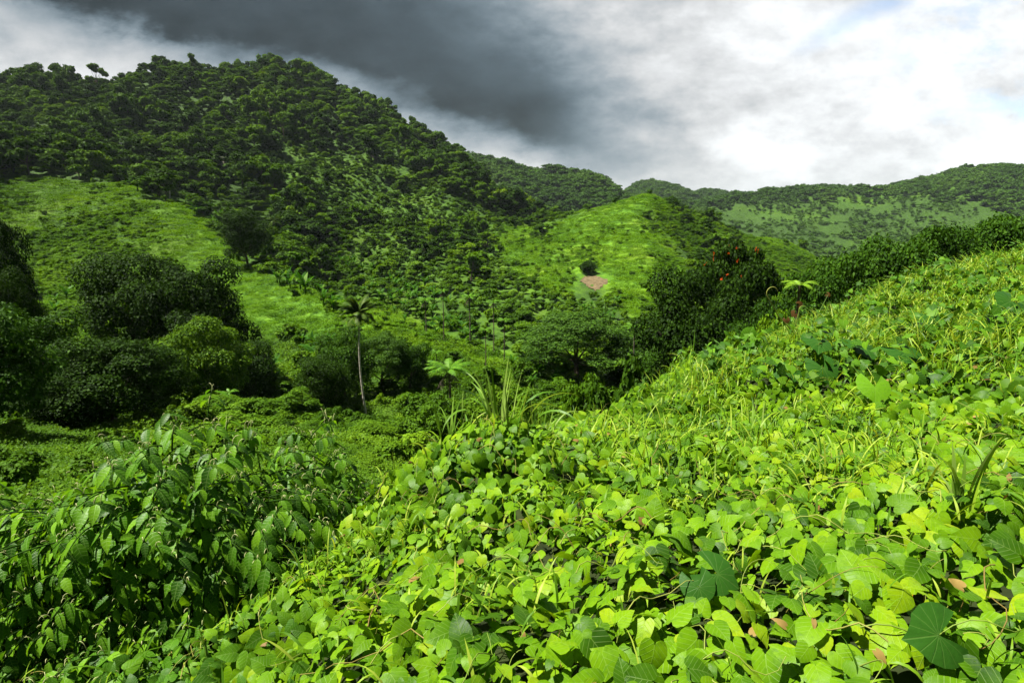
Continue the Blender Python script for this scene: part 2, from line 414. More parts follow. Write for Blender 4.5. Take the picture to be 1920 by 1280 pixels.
# ------------------------------------------------------------------ terrain: cross lines read off the land, near to far
# every entry: (px, Y, py) with the py where that point of the ground shows, or (px, Y, 'z', height)
def zz(px, Y, z): return (px, Y, 'z', z)
LINES = [
 [zz(-900, 3, -6), zz(0, 3, -6.5), zz(640, 3, -7), zz(2800, 3, -8)],
 [zz(-900, 9, -5.2), zz(0, 9, -5.6), zz(300, 9, -5.7), zz(640, 9, -6.9), zz(960, 10, -9), zz(1280, 11, -9), zz(1600, 12, -9), zz(1920, 12, -8), zz(2800, 13, -6)],
 [zz(-900, 20, -8), zz(0, 20, -8.6), zz(300, 20, -9), zz(640, 20, -9.6), zz(960, 20, -12), zz(1280, 22, -13), zz(1600, 26, -9), zz(1920, 28, -6.5), zz(2800, 30, -4)],
 [zz(-900, 40, -12), zz(0, 40, -13.2), zz(300, 40, -14.2), zz(640, 40, -15.2), zz(960, 42, -18), zz(1280, 44, -20), zz(1600, 45, -17), zz(1920, 48, -14), zz(2800, 50, -10)],
 [zz(-900, 60, -13), zz(0, 60, -15.5), zz(300, 60, -17.3), zz(690, 60, -20.8), zz(960, 64, -21.5), zz(1280, 68, -24), zz(1600, 70, -25), zz(1920, 75, -24), zz(2800, 75, -20)],
 [zz(-900, 100, -10), zz(0, 90, -15), zz(300, 86, -19), zz(640, 82, -20.5), zz(960, 76, -20.5), zz(1280, 92, -26), zz(1600, 110, -32), zz(1920, 128, -38), zz(2800, 140, -40)],
 [(-900, 150, 440), (0, 140, 500), (200, 130, 530), (350, 115, 570), (500, 105, 590), (640, 92, 640), (800, 83, 668), (980, 81, 700), zz(1280, 100, -26.5), zz(1600, 124, -34), zz(1920, 145, -42), zz(2800, 160, -45)],
 [(-900, 240, 230), (0, 230, 300), (150, 215, 325), (300, 190, 372), (400, 160, 445), (500, 135, 500), (600, 112, 560), (700, 100, 600), (800, 92, 635), (900, 88, 665), (980, 86, 692), (1100, 95, 690), zz(1280, 115, -26), zz(1600, 140, -36), zz(1920, 165, -46), zz(2800, 180, -50)],
 [zz(-900, 290, 50), zz(0, 262, 24), zz(150, 245, 19), zz(300, 215, 5), zz(400, 185, -10), zz(500, 160, -15), zz(600, 140, -21), zz(700, 130, -24), zz(800, 125, -26), zz(900, 120, -26), zz(980, 115, -26), zz(1100, 125, -27), zz(1280, 140, -27), zz(1450, 150, -30), zz(1600, 165, -38), zz(1920, 200, -52), zz(2800, 220, -60)],
 [(-900, 330, 200), (0, 310, 250), (150, 290, 275), (300, 265, 335), (500, 220, 470), (640, 200, 515), (800, 195, 530), (980, 190, 545), (1100, 190, 550), (1200, 185, 555), (1300, 190, 570), (1450, 200, 580), zz(1600, 220, -50), zz(1920, 280, -65), zz(2800, 300, -75)],
 [(-900, 420, 160), (0, 390, 195), (150, 385, 205), (300, 370, 235), (500, 340, 290), (640, 320, 350), (800, 300, 420), (980, 290, 450), (1050, 285, 450), (1130, 270, 440), (1200, 262, 430), (1300, 265, 455), (1400, 265, 500), (1530, 280, 550), zz(1600, 300, -62), zz(1920, 400, -75), zz(2800, 420, -90)],
 [(-900, 500, 145), (-300, 480, 190), (0, 450, 179), (60, 455, 169), (140, 465, 164), (210, 480, 179), (280, 500, 161), (340, 520, 149), (410, 540, 151), (490, 550, 139), (560, 545, 147), (640, 530, 191), (700, 515, 217), (750, 505, 245), (800, 490, 275), (860, 470, 299), (905, 452, 331), (930, 435, 372), (1000, 400, 410), (1060, 370, 402), (1130, 340, 390), (1170, 333, 374), (1205, 330, 363), (1250, 330, 379), (1300, 330, 402), (1340, 330, 418), (1400, 340, 442), (1470, 345, 455), (1540, 350, 492), (1600, 360, 540), zz(1700, 380, -72), zz(1920, 450, -80), zz(2800, 500, -90)],
 [zz(-900, 640, 80), zz(0, 600, 60), zz(490, 680, 80), zz(700, 640, 40), zz(860, 560, 0), zz(930, 520, -20), zz(1000, 500, -20), zz(1100, 440, -25), zz(1200, 420, -15), zz(1340, 420, -30), zz(1540, 430, -60), zz(1700, 450, -75), zz(1920, 500, -80), zz(2800, 550, -90)],
 [zz(-900, 740, 40), zz(0, 720, 20), zz(600, 740, 0), zz(900, 680, -20), zz(1000, 640, -30), zz(1200, 600, -50), (1400, 580, 478), (1560, 600, 492), (1700, 600, 500), (1920, 620, 500), (2800, 650, 480)],
 [zz(-900, 850, 80), zz(600, 850, 40), (900, 820, 335), (1000, 800, 350), (1120, 800, 370), (1200, 820, 390), (1340, 850, 415), (1600, 830, 425), (1920, 800, 400), (2800, 800, 380)],
 [zz(-900, 1000, 100), zz(600, 960, 60), (880, 950, 296), (920, 950, 305), (960, 955, 318), (1000, 960, 329), (1040, 960, 330), (1075, 960, 327), (1120, 960, 339), (1145, 960, 355), (1168, 960, 374), (1250, 1000, 388), (1300, 1030, 388), (1370, 1060, 376), (1400, 1080, 368), (1470, 1090, 363), (1540, 1100, 358), (1620, 1100, 360), (1690, 1100, 354), (1740, 1090, 341), (1800, 1080, 327), (1880, 1060, 319), (1920, 1050, 323), (2200, 1000, 300), (2800, 1000, 320)],
 [zz(-900, 1250, 40), zz(900, 1200, 40), zz(1168, 1150, 15), zz(1225, 1150, 10), zz(1370, 1300, 5), zz(1920, 1300, 40), zz(2800, 1300, 40)],
 [zz(-900, 1500, 30), zz(900, 1400, 40), (1120, 1450, 380), (1168, 1450, 369), (1190, 1450, 354), (1225, 1450, 344), (1270, 1450, 355), (1300, 1500, 365), (1330, 1600, 362), (1370, 1600, 369), (1420, 1600, 395), zz(1920, 1600, 50), zz(2800, 1600, 50)],
 [zz(-900, 1900, -20), zz(2800, 1900, -20)],
 [zz(-900, 6000, -60), zz(2800, 6000, -60)],
]
PXS = np.arange(-900, 2801, 12.0)
Lg, Lz = [], []
for ln in LINES:
    px = np.array([e[0] for e in ln], float); Y = np.array([e[1] for e in ln], float)
    s = np.array([(e[3] / e[1]) if e[2] == 'z' else slope(e[2]) for e in ln])
    Lg.append(np.log(pchip(px, Y, PXS))); Lz.append(pchip(px, s, PXS))
Lg = np.array(Lg); Ls = np.array(Lz); Lz = Ls * np.exp(Lg)
SUB = 14
K = np.linspace(0, len(LINES) - 1, (len(LINES) - 1) * SUB + 1)
G = pchip(np.arange(len(LINES)), Lg, K); Zt = pchip(np.arange(len(LINES)), Lz, K)
Yt = np.exp(G); St = Zt / Yt
Xt = xratio(PXS[None, :], St) * Yt
amp = np.clip(Yt * 0.012, 0.0, 7.0)
wl = np.clip(Yt * 0.12, 2.0, 70.0)
Zt = Zt + 0.8 * fbm(Xt / 3.1, Yt / 3.1, 3) * np.clip(Yt / 60, 0, 1) + 3.5 * fbm(Xt / 33, Yt / 33, 4) * np.clip((Yt - 90) / 200, 0, 1) * (1 + (Yt > 560) * 2.0)
rid = 1 - 2 * np.abs(fbm(Xt / 62 + 7, Yt / 130, 3)); Zt = Zt + 7.0 * (rid - .6) * np.clip((Yt - 170) / 160, 0, 1) * (Yt < 520) * (Xt < 0) * np.clip(-Xt / 60, 0, 1) * np.clip((520 - Yt) / 90, 0, 1) + 1.3 * fbm(Xt / 11, Yt / 11, 3) * np.clip((Yt - 90) / 60, 0, 1)
nr, nc = Xt.shape
TV = np.stack([Xt, Yt, Zt], -1).reshape(-1, 3)
ii = (np.arange(nr - 1)[:, None] * nc + np.arange(nc - 1)[None]).ravel()
TF = np.stack([ii, ii + 1, ii + nc + 1, ii + nc], -1)

# where the land is open
MEADOW = [
 [(0, 350), (60, 335), (120, 335), (190, 350), (240, 345), (300, 372), (355, 392), (412, 428), (468, 486), (545, 528), (600, 560), (645, 598), (640, 640), (560, 640), (440, 620), (300, 640), (120, 640), (40, 540), (-300, 560), (-300, 380)],
 [(560, 530), (640, 560), (700, 560), (800, 610), (900, 640), (990, 690), (960, 720), (800, 700), (640, 660)],
 [(1020, 440), (1060, 420), (1100, 415), (1130, 430), (1200, 420), (1225, 425), (1250, 445), (1280, 490), (1285, 520), (1250, 560), (1210, 600), (1160, 590), (1130, 545), (1080, 510), (1050, 480)],
 [(1000, 440), (1060, 405), (1120, 385), (1170, 368), (1205, 360), (1235, 370), (1250, 400), (1150, 425), (1050, 430)],
 [(1380, 440), (1450, 440), (1510, 465), (1560, 500), (1560, 560), (1460, 600), (1420, 560), (1400, 500)],
 [(475, 368), (530, 372), (545, 400), (500, 395)],
 [(925, 440), (960, 420), (1000, 430), (1040, 470), (1080, 520), (1060, 560), (980, 520), (930, 480)],

]
LIGHTWOOD = [  # thin, light-green scrubby wood on the lower slopes
 [(580, 500), (760, 330), (900, 400), (1010, 400), (1050, 440), (1090, 540), (1140, 600), (1230, 620), (1250, 700), (960, 700), (700, 620)],
 [(500, 290), (620, 260), (720, 300), (760, 400), (680, 430), (560, 400)],
 [(560, 380), (700, 380), (800, 470), (700, 520), (600, 480)],
]
def in_any(P, polys, jit=8, seed=0):
    jit = jit * 1.7
    px, py = project(P)
    px = px + jit * fbm(P[:, 0] / 9 + seed, P[:, 1] / 9, 3) * 2; py = py + jit * fbm(P[:, 0] / 8 + 50 + seed, P[:, 1] / 8, 3) * 2
    r = np.zeros(len(px), bool)
    for p in polys: r |= inpoly(px, py, p)
    return r
md = in_any(TV, MEADOW, 9).astype(float)
md *= np.where(inpoly(*project(TV), [(-400, 300), (200, 300), (330, 400), (400, 470), (420, 640), (-400, 640)]), .55, 1)
md = np.maximum(md, 0.30 * in_any(TV, LIGHTWOOD, 10))
md[(TV[:, 1] < 85)] = 0.45
fo_ = (TV[:, 1] > 560) & (TV[:, 0] > 150); md[fo_] = np.clip(.08 + .6 * fbm(TV[fo_, 0] / 90, TV[fo_, 1] / 90, 3), .0, .6)
pxv, pyv = project(TV)
rock = inpoly(pxv, pyv, [(893, 300), (915, 310), (932, 340), (935, 375), (920, 360), (905, 345)]).astype(float)
rock = np.maximum(rock, 0.5 * inpoly(pxv, pyv, [(370, 280), (440, 300), (450, 330), (400, 340), (360, 310)]))
md = md.reshape(nr, nc); md = (md + np.roll(md, 1, 0) + np.roll(md, -1, 0) + np.roll(md, 1, 1) + np.roll(md, -1, 1)) / 5
terrain = obj('terrain', mk_mesh('terrain', TV, TF, M['terrain'], smooth=True, attrs={'meadow': md.ravel(), 'rock': rock}))
tag(terrain, 'green valley and hills running back to the ridges', 'terrain', kind='structure')
BT = BVHTree.FromPolygons([tuple(v) for v in TV.tolist()], TF.tolist())
def ground(x, y):
    h = BT.ray_cast(Vector((x, y, 900)), Vector((0, 0, -1)))
    return h[0].z if h[0] else -30.0
def hit(px, py):
    d = Vector(at(px, py, 1.0)); d.normalize(); h = BT.ray_cast(Vector((0, 0, 0)), d)
    return np.array(h[0]) if h[0] else None

# ------------------------------------------------------------------ the near bank under the vines
BK = []
for px, py, Y in [(960, 1280, 1.62), (1300, 1280, 1.55), (1600, 1280, 1.45), (1920, 1280, 1.4), (700, 1280, 1.9), (430, 1280, 2.6), (100, 1280, 3.3), (-200, 1280, 3.6),
                  (960, 1100, 2.4), (1400, 1100, 2.3), (1920, 1050, 2.1), (650, 1120, 2.9), (480, 1200, 3.0), (1920, 850, 3.6), (1500, 850, 4.2), (1200, 900, 4.0), (960, 950, 3.6),
                  (740, 990, 4.0), (600, 1060, 3.8), (1150, 800, 6.5), (1400, 750, 7.0), (1700, 700, 7.0), (1920, 650, 7.0), (1920, 545, 12), (1600, 640, 11),
                  (700, 905, 5.0), (800, 860, 5.2), (900, 822, 5.4), (1000, 815, 6.3), (1100, 785, 8.2), (1250, 712, 11), (1400, 662, 13), (1500, 620, 14), (1600, 570, 16), (1750, 518, 18), (1920, 486, 20), (2300, 430, 22)]:
    BK.append(at(px, py, Y))
for px, py, Y in [(1920, 512, 16), (1750, 550, 14), (2100, 470, 18), (1850, 530, 15), (2300, 500, 12), (1650, 580, 14), (700, 925, 4.6), (780, 880, 4.9), (640, 1010, 4.2), (560, 1075, 3.8)]:
    BK.append(at(px, py, Y))
for px, py, Y in [(700, 905, 5.0), (800, 860, 5.2), (900, 822, 5.4), (1000, 815, 6.3), (1100, 785, 8.2), (1250, 712, 11), (1400, 662, 13), (1500, 620, 14), (1600, 570, 16), (1750, 518, 18), (1920, 486, 20), (2300, 430, 22)]:
    a = at(px, py, Y); r = math.hypot(a[0], a[1])
    for d, dz in ((2.0, 1.6), (4.5, 4.6), (9, 10), (14, 15)):
        BK.append([a[0] * (r + d) / r - d * .25, a[1] * (r + d) / r, a[2] - dz])
BK += [[0, 0, -1.6], [0, -3, -1.2], [3, 0, -1.0], [6, -2, -.4], [8, 3, -.9], [-3, 0, -2.6], [-5, 2, -3.6], [-2, 5.5, -4.3], [-4, 6, -4.7], [-1.2, 8, -5.8], [-6, 5, -4.7], [-9, 8, -6.5], [-4, 10, -7.5], [14, 6, -.95], [22, 8, -.7], [24, 17, -1.0], [30, 0, .6], [-8, -3, -4], [30, 26, -3], [-12, 14, -10]]
BK = np.array(BK, float)
def tps(P, Q):
    d = np.hypot(P[:, None, 0] - Q[None, :, 0], P[:, None, 1] - Q[None, :, 1]); return np.where(d > 0, d * d * np.log(d + 1e-9), 0)
nb = len(BK); A_ = np.zeros((nb + 3, nb + 3)); A_[:nb, :nb] = tps(BK, BK) + 0.06 * np.eye(nb)
A_[:nb, nb] = 1; A_[:nb, nb + 1:] = BK[:, :2]; A_[nb:, :nb] = A_[:nb, nb:].T
W_ = np.linalg.solve(A_, np.r_[BK[:, 2], 0, 0, 0])
def bank_z(x, y):
    x = np.asarray(x, float); y = np.asarray(y, float); out = np.zeros(x.shape).ravel(); P = np.stack([x.ravel(), y.ravel()], 1)
    for i in range(0, len(P), 20000):
        q = P[i:i + 20000]; out[i:i + 20000] = tps(q, BK) @ W_[:nb] + W_[nb] + q @ W_[nb + 1:]
    r = np.hypot(P[:, 0], P[:, 1])
    out += 0.15 * fbm(P[:, 0] * 1.3, P[:, 1] * 1.3, 3) * np.interp(r, [1, 3, 8, 16], [.5, 1.0, 1.5, 2.3]) + .05 * fbm(P[:, 0] * 4, P[:, 1] * 4, 2) + .16 * fbm(P[:, 0] * 2, P[:, 1] * 2 + 30, 2) * np.clip((r - 6) / 6, 0, 1)
    out += 0.30 * np.exp(-((P[:, 0] + 0.25) ** 2 / .5 + (P[:, 1] - 5.0) ** 2 / .35))     # the mound under the tall cane
    return out.reshape(x.shape)
gx = np.arange(-13, 32, .16); gy = np.arange(-4, 34, .16); GX, GY = np.meshgrid(gx, gy)
GZ = bank_z(GX, GY)
BV = np.stack([GX, GY, GZ - 0.36], -1).reshape(-1, 3)
ii = (np.arange(len(gy) - 1)[:, None] * len(gx) + np.arange(len(gx) - 1)[None]).ravel()
BF = np.stack([ii, ii + 1, ii + len(gx) + 1, ii + len(gx)], -1)
BF = BF[GZ.ravel()[BF[:, 0]] > -13]
bank = obj('hillside', mk_mesh('hillside', BV, BF, M['bank'], smooth=True))
tag(bank, 'near bank falling away to the left under the creepers', 'hillside', kind='structure')
BB = BVHTree.FromPolygons([tuple(v) for v in BV.tolist()], BF.tolist())
def bank_hit(px, py):
    d = Vector(at(px, py, 1.0)); d.normalize(); h = BB.ray_cast(Vector((0, 0, 0)), d)
    return np.array(h[0]) if h[0] else None

# ------------------------------------------------------------------ leaf shapes
def heart_proto(seed, fine=True):
    r = np.random.default_rng(seed)
    if fine:
        e = [(.05, -.10), (.19, -.19), (.37, -.16), (.49, -.01), (.51, .21), (.44, .45), (.29, .68), (.11, .88)]
    else:
        e = [(.26, -.18), (.48, .05), (.42, .45), (.14, .85)]
    e = [(x * r.uniform(.96, 1.04), y + r.uniform(-.012, .012)) for x, y in e]
    mid = [(0, 0), (0, .3), (0, .65), (0, 1.0)]
    fold = r.uniform(.0, .34); curl = r.uniform(.10, .60); wav = r.uniform(.01, .05)
    V = []; 
    def z(x, y, k=0): return fold * abs(x) - curl * max(0, y) ** 2 - .35 * abs(x) ** 2 * 1.5 + wav * math.sin(9 * y + k)
    for x, y in mid: V.append((x, y, z(x, y)))
    Fc = []; ne = len(e)
    for sgn in (1, -1):
        b = len(V)
        for x, y in e: V.append((sgn * x, y, z(x, y, sgn)))
        # fans
        if fine: at_ = [0, 0, 0, 0, 1, 1, 2, 2]; 
        else: at_ = [0, 1, 2, 2]
        tri = []
        for i in range(ne - 1):
            m0, m1 = at_[i], at_[i + 1]
            tri.append((m0, b + i, b + i + 1))
            if m1 != m0: tri.append((m0, b + i + 1, m1))
        tri.append((at_[-1], b + ne - 1, 3))
        if at_[-1] != 2: tri.append((2, b + ne - 1, 3))
        Fc += tri if sgn < 0 else [t[::-1] for t in tri]
    return np.array(V), np.array(Fc)
def oval_proto(w=.24, droop=.25, fold=.3, st=(0, .14, .38, .66, .88, 1), ww=(0, .7, 1, .8, .3, 0), tipx=0):
    V = []; F_ = []
    for t, k in zip(st, ww):
        z = -droop * t * t; V += [(-w * k, t, z + fold * w * k), (0, t, z), (w * k, t, z + fold * w * k)]
    n = len(st)
    for i in range(n - 1):
        a = 3 * i; b = a + 3; F_ += [(a, a + 1, b + 1, b), (a + 1, a + 2, b + 2, b + 1)]
    return np.array(V, float), np.array(F_)
CARD = (np.array([(0, 0, 0), (-.38, .5, .10), (0, 1, -.12), (.38, .5, .10)], float), np.array([(0, 3, 2, 1)]))

_p = oval_proto(.2, .3, .2); PIPL = (_p[0], np.concatenate([_p[1][:, [0, 1, 2]], _p[1][:, [0, 2, 3]]]))
# ------------------------------------------------------------------ crowns
def crown_acc(seed, nleaf, leaf, kind='round', nb=16, z0=0.22, elong=1.0):
    """a crown 1 wide and 1 high (ground to top), leaves on the shells of several boughs"""
    r = np.random.default_rng(seed); C = []; Rd = []
    cz = (1 + z0) / 2; hz = (1 - z0) / 2
    for i in range(nb):
        while 1:
            d = r.normal(size=3); d /= np.linalg.norm(d)
            if d[2] > (-.75 if kind != 'flat' else -.1): break
        k = r.uniform(.50, .95) if i > 2 else r.uniform(0, .4)
        br = r.uniform(.10, .21) if kind != 'flat' else r.uniform(.09, .15)
        c = np.array([d[0] * .5 * k, d[1] * .5 * k, cz + d[2] * hz * k])
        if kind == 'flat': c[2] = z0 + .1 + (1 - z0 - .1) * (1 - (np.hypot(c[0], c[1]) / .5) ** 2 * .62) * (r.uniform(.80, 1.0) if i % 3 else r.uniform(.35, .8)); 
        C.append(c); Rd.append(br)
    C = np.array(C); Rd = np.array(Rd); w = Rd ** 2; w /= w.sum()
    idx = r.choice(nb, nleaf * 2, p=w); d = nrm(r.normal(size=(nleaf * 2, 3)) + np.array([0, 0, .35]))
    fl = np.array([1, 1, hz * 1.25 if kind != 'flat' else .45])
    rad = Rd[idx] * (1 - .45 * r.random(nleaf * 2) ** 2)
    lump = 1 + .28 * fbm(d[:, 0] * 3 + idx * 7, d[:, 1] * 3 + d[:, 2] * 2, 3)
    P = C[idx] + d * fl * (rad * lump)[:, None]
    ins = np.zeros(len(P), bool)
    for j in range(nb):
        q = (P - C[j]) / fl / Rd[j]; ins |= ((q ** 2).sum(1) < .45) & (idx != j)
    keep = np.where(~ins & (P[:, 2] > z0 * .55))[0][:nleaf]
    P = P[keep]; d = d[keep]
    n = nrm(d * .55 + np.array([0, 0, .55]) + r.normal(size=P.shape) * .38)
    h = nrm(d * .5 + r.normal(size=P.shape) * .6 - np.array([0, 0, .35]))
    a = Acc(); a.add(*leaves(CARD, P, n, h, leaf * r.uniform(.7, 1.3, len(P))))
    return a, C, Rd
def norm_acc(a):
    V = np.concatenate(a.v); m = max(np.percentile(abs(V[:, 0]), 99), np.percentile(abs(V[:, 1]), 99)); zt = np.percentile(V[:, 2], 99.7)
    for v in a.v: v[:, :2] *= .5 / m; v[:, 2] *= 1 / zt
    return .5 / m, 1 / zt
def tree_meshes(name, seed, nleaf, leaf, mat, kind='round', nb=16, z0=.22, trunk=.022):
    a, C, Rd = crown_acc(seed, nleaf, leaf, kind, nb, z0); kx, kz = norm_acc(a)
    cm = a.mesh(name + '_crown', mat)
    r = np.random.default_rng(seed + 99); t = Acc()
    fz = z0 + .12; lean = r.normal(size=2) * .03
    tp = np.array([[0, 0, -.06], [lean[0] * .5, lean[1] * .5, fz * .5], [lean[0], lean[1], fz]]); t.add(*tube(tp, [trunk * 1.4, trunk, trunk * .85], 8))
    for c in C[r.permutation(len(C))[:8]]:
        e = c * [kx, kx, kz]; m = (tp[-1] + e) / 2 + np.array([0, 0, -.03]) + r.normal(size=3) * .02
        t.add(*tube([tp[-1], m, e], [trunk * .55, trunk * .38, trunk * .12], 5))
    return cm, t.mesh(name + '_trunk', M['bark'], True)
def frond(L, npin, pl, droop, az, lean, seed, w=.03, vee=.25):
    """feathered frond: rachis plus two rows of leaflets, starting at the origin"""
    r = np.random.default_rng(seed); n = 14; t = np.linspace(0, 1, n); ang = lean + droop * t ** 1.2
    dl = L / (n - 1); h = np.r_[0, np.cumsum(np.sin(ang[1:]) * dl)]; z = np.r_[0, np.cumsum(np.cos(ang[1:]) * dl)]
    c = np.stack([h * math.cos(az), h * math.sin(az), z], 1); a = Acc(); a.add(*tube(c, np.linspace(.012, .003, n) * L / 2 + .004, 4))
    tt = np.linspace(.12, .99, npin); cc = np.stack([np.interp(tt, t, c[:, k]) for k in range(3)], 1); an = np.interp(tt, t, ang)
    fw = np.stack([np.sin(an) * math.cos(az), np.sin(an) * math.sin(az), np.cos(an)], 1); sd_ = np.array([-math.sin(az), math.cos(az), 0.])
    up = np.cross(fw, sd_); up *= np.sign(up[:, 2:3] + 1e-9)
    for s in (1, -1):
        hd = nrm(fw * .55 + s * sd_ * .9 + up * (-vee) + r.normal(size=cc.shape) * .06)
        ln = pl * np.interp(tt, [0, .12, .45, .8, 1], [.5, .7, 1, .7, .15])
        a.add(*leaves((np.array([(-.5, 0, 0), (.5, 0, 0), (.35, .6, -.06), (0, 1, -.2), (-.35, .6, -.06)], float) * [w / pl, 1, 1], np.array([(0, 1, 2, 3), (0, 3, 4, 4)])[:1]), cc, up + s * sd_ * .2, hd, ln))
    return a
def merge(acc, a, off=(0, 0, 0), s=1.0):
    for v in [np.concatenate(a.v)]:
        for q in a.f.values():
            acc.v.append(v * s + off); acc.uv.append(np.concatenate(a.uv))
            acc.f.setdefault(q[0].shape[1], []).append(np.concatenate(q) + acc.n); acc.n += len(v)
    return acc

def thing(name, label, cat, loc, group=None, rz=0, sc=(1, 1, 1)):
    o = bpy.data.objects.new(name, None); COL.objects.link(o); o.location = loc; o.rotation_euler = (0, 0, rz); o.scale = sc
    o.empty_display_size = .2
    return tag(o, label, cat, group)

# ================================================================== NEAR: the vine cover on the bank
HEART = [heart_proto(i) for i in range(7)]; HEARTLO = [heart_proto(i + 20, False) for i in range(5)]
def bank_normal(x, y, e=.12):
    zx = (bank_z(x + e, y) - bank_z(x - e, y)) / (2 * e); zy = (bank_z(x, y + e) - bank_z(x, y - e)) / (2 * e)
    return nrm(np.stack([-zx, -zy, np.ones_like(zx)], -1)), np.stack([-zx, -zy, -(zx ** 2 + zy ** 2)], -1)
def bank_points(dens, ymax, lo=None):
    """random points on the bank, density in points per square metre as a function of range"""
    x0, x1, y0, y1 = -9, 28, .3, ymax; n = int(dens(0.) * (x1 - x0) * (y1 - y0)); 
    x = rng.uniform(x0, x1, n); y = rng.uniform(y0, y1, n); r = np.hypot(x, y)
    k = rng.random(n) < dens(r) / dens(0.); x, y = x[k], y[k]; z = bank_z(x, y); P = np.stack([x, y, z], 1)
    px, py = project(P); k = (px > -350) & (px < 2300) & (py < 1500) & (z > -9.5); return P[k], px[k], py[k]
# ground stays above the loft?
def scrub_region(px, py):   # how grassy the bank is, 0..1
    return np.clip((px - 1150) / 350, 0, 1) * np.clip((760 - py) / 120, 0, 1)
P, px, py = bank_points(lambda r: 345 * np.clip(5.2 / np.maximum(r, 2.0), .22, 1.0) ** .9, 26)
gr = scrub_region(px, py); k = rng.random(len(P)) > gr * .40; P = P[k]; px = px[k]; py = py[k]
n, down = bank_normal(P[:, 0], P[:, 1]); rr = np.linalg.norm(P, axis=1); toc = -P / rr[:, None]
N_ = len(P); depth = rng.random(N_) ** 1.5 * .34
P = P + n * (.02 - depth)[:, None]
size = .072 * np.exp(rng.normal(size=N_) * .33) * np.interp(rr, [2, 5, 12, 25], [1.0, 1.05, 1.3, 1.8])
P4 = fbm(P[:, 0] * 2, P[:, 1] * 2, 2)
size = np.clip(size * (1 + .3 * P4) * np.interp(rr, [2, 3, 4.2], [1.12, 1.12, 1.0]), .03, .115)
cl_ = np.stack([fbm(P[:, 0] * 2.3, P[:, 1] * 2.3 + 40, 2), fbm(P[:, 0] * 2.3 + 70, P[:, 1] * 2.3, 2), np.zeros(N_)], 1) * 1.1
nn = nrm(n * .35 + toc * .52 + cl_ * 1.25 + np.array([-.10, 0, .30]) + rng.normal(size=P.shape) * np.interp(depth, [0, .33], [.27, .50])[:, None])
hd = down * .6 + toc * .5 + np.array([0, 0, -.3]) + rng.normal(size=P.shape) * .6
v_near = Acc(); v_far = Acc(); v_low = Acc(); near = rr < 7.5
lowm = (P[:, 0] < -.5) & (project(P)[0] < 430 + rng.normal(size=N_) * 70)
which = rng.integers(0, 7, N_)
for j in range(7):
    q = near & ~lowm & (which == j); v_near.add(*leaves(HEART[j], P[q], nn[q], hd[q], size[q] * 1.0, rng.uniform(.8, 1.12, q.sum())))
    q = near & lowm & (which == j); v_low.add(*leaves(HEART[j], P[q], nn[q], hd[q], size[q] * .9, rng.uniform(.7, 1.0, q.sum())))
for j in range(5):
    q = ~near & (which % 5 == j); v_far.add(*leaves(HEARTLO[j], P[q], nn[q], hd[q], size[q]))
print('vine leaves', N_)
vc = obj('vine_cover', v_near.mesh('vine_cover', M['vine'], True)); tag(vc, 'bright yellow-green heart-leaved creeper carpeting the near bank', 'creeper', kind='stuff')
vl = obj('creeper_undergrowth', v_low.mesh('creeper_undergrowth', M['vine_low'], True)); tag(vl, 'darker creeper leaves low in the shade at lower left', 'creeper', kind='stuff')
vf = obj('vine_cover', v_far.mesh('vine_cover_upper', M['vine_far'], True)); tag(vf, 'small-leaved creeper mixed with grass up the right slope', 'creeper', kind='stuff')

# tendrils: thin curling shoots above the creeper
ta = Acc(); q = rng.choice(np.where(rr < 9)[0], 600, replace=False)
for i in q:
    a0 = rng.uniform(0, 6.28); L = rng.uniform(.10, .34); m = 9; c = [P[i] + [0, 0, -.03]]; d = nrm(np.array([math.cos(a0) * .7, math.sin(a0) * .7, rng.uniform(.2, 1.1)])); cu = rng.normal(size=3) * 2.6
    for s in range(m):
        d = nrm(d + np.cross(cu, d) * (1.2 / m) * (s / m) + np.array([0, 0, -.16]) * (s / m)); c.append(c[-1] + d * L / m)
    ta.add(*tube(c, np.linspace(.0026, .0010, m + 1) * rng.uniform(.7, 1.2), 4))
nq = np.where(near & (rr < 4.6) & (depth < .16))[0]
for i in nq[::2]:
    b = P[i]; e = b + np.array([rng.normal() * .02, .02 + rng.normal() * .02, -.09]); ta.add(*tube([b, (b + e) / 2 + [.008, 0, 0], e], [.0014, .0018, .002], 3))
for i in rng.choice(np.where(rr < 6)[0], 90, replace=False):
    a0 = rng.uniform(0, 6.28); c = [P[i] + [0, 0, .0]]; 
    for s_ in range(14):
        a0 += rng.normal() * .35; q_ = c[-1] + np.array([math.cos(a0), math.sin(a0), 0]) * .045; c.append(q_)
    c = np.array(c); c[:, 2] = bank_z(c[:, 0], c[:, 1]) + .02 + .03 * np.sin(np.arange(15) * .9); ta.add(*tube(c, np.linspace(.003, .0016, 15), 4))
tn = obj('tendrils', ta.mesh('tendrils', M['tendril'], True), vc); tn['kind'] = 'stuff'

dq = rng.choice(np.where((rr < 10) & (depth < .12))[0], 150, replace=False); da = Acc()
for i in dq: da.add(*leaves(HEART[rng.integers(7)], P[i][None] + [0, 0, .015], rng.normal(size=(1, 3)) * .5 + [0, -.4, .8], rng.normal(size=(1, 3)), [rng.uniform(.03, .07)], [rng.uniform(.5, .9)]))
dl = obj('withered_leaves', da.mesh('withered_leaves', M['dry'], True), vc); dl['kind'] = 'stuff'

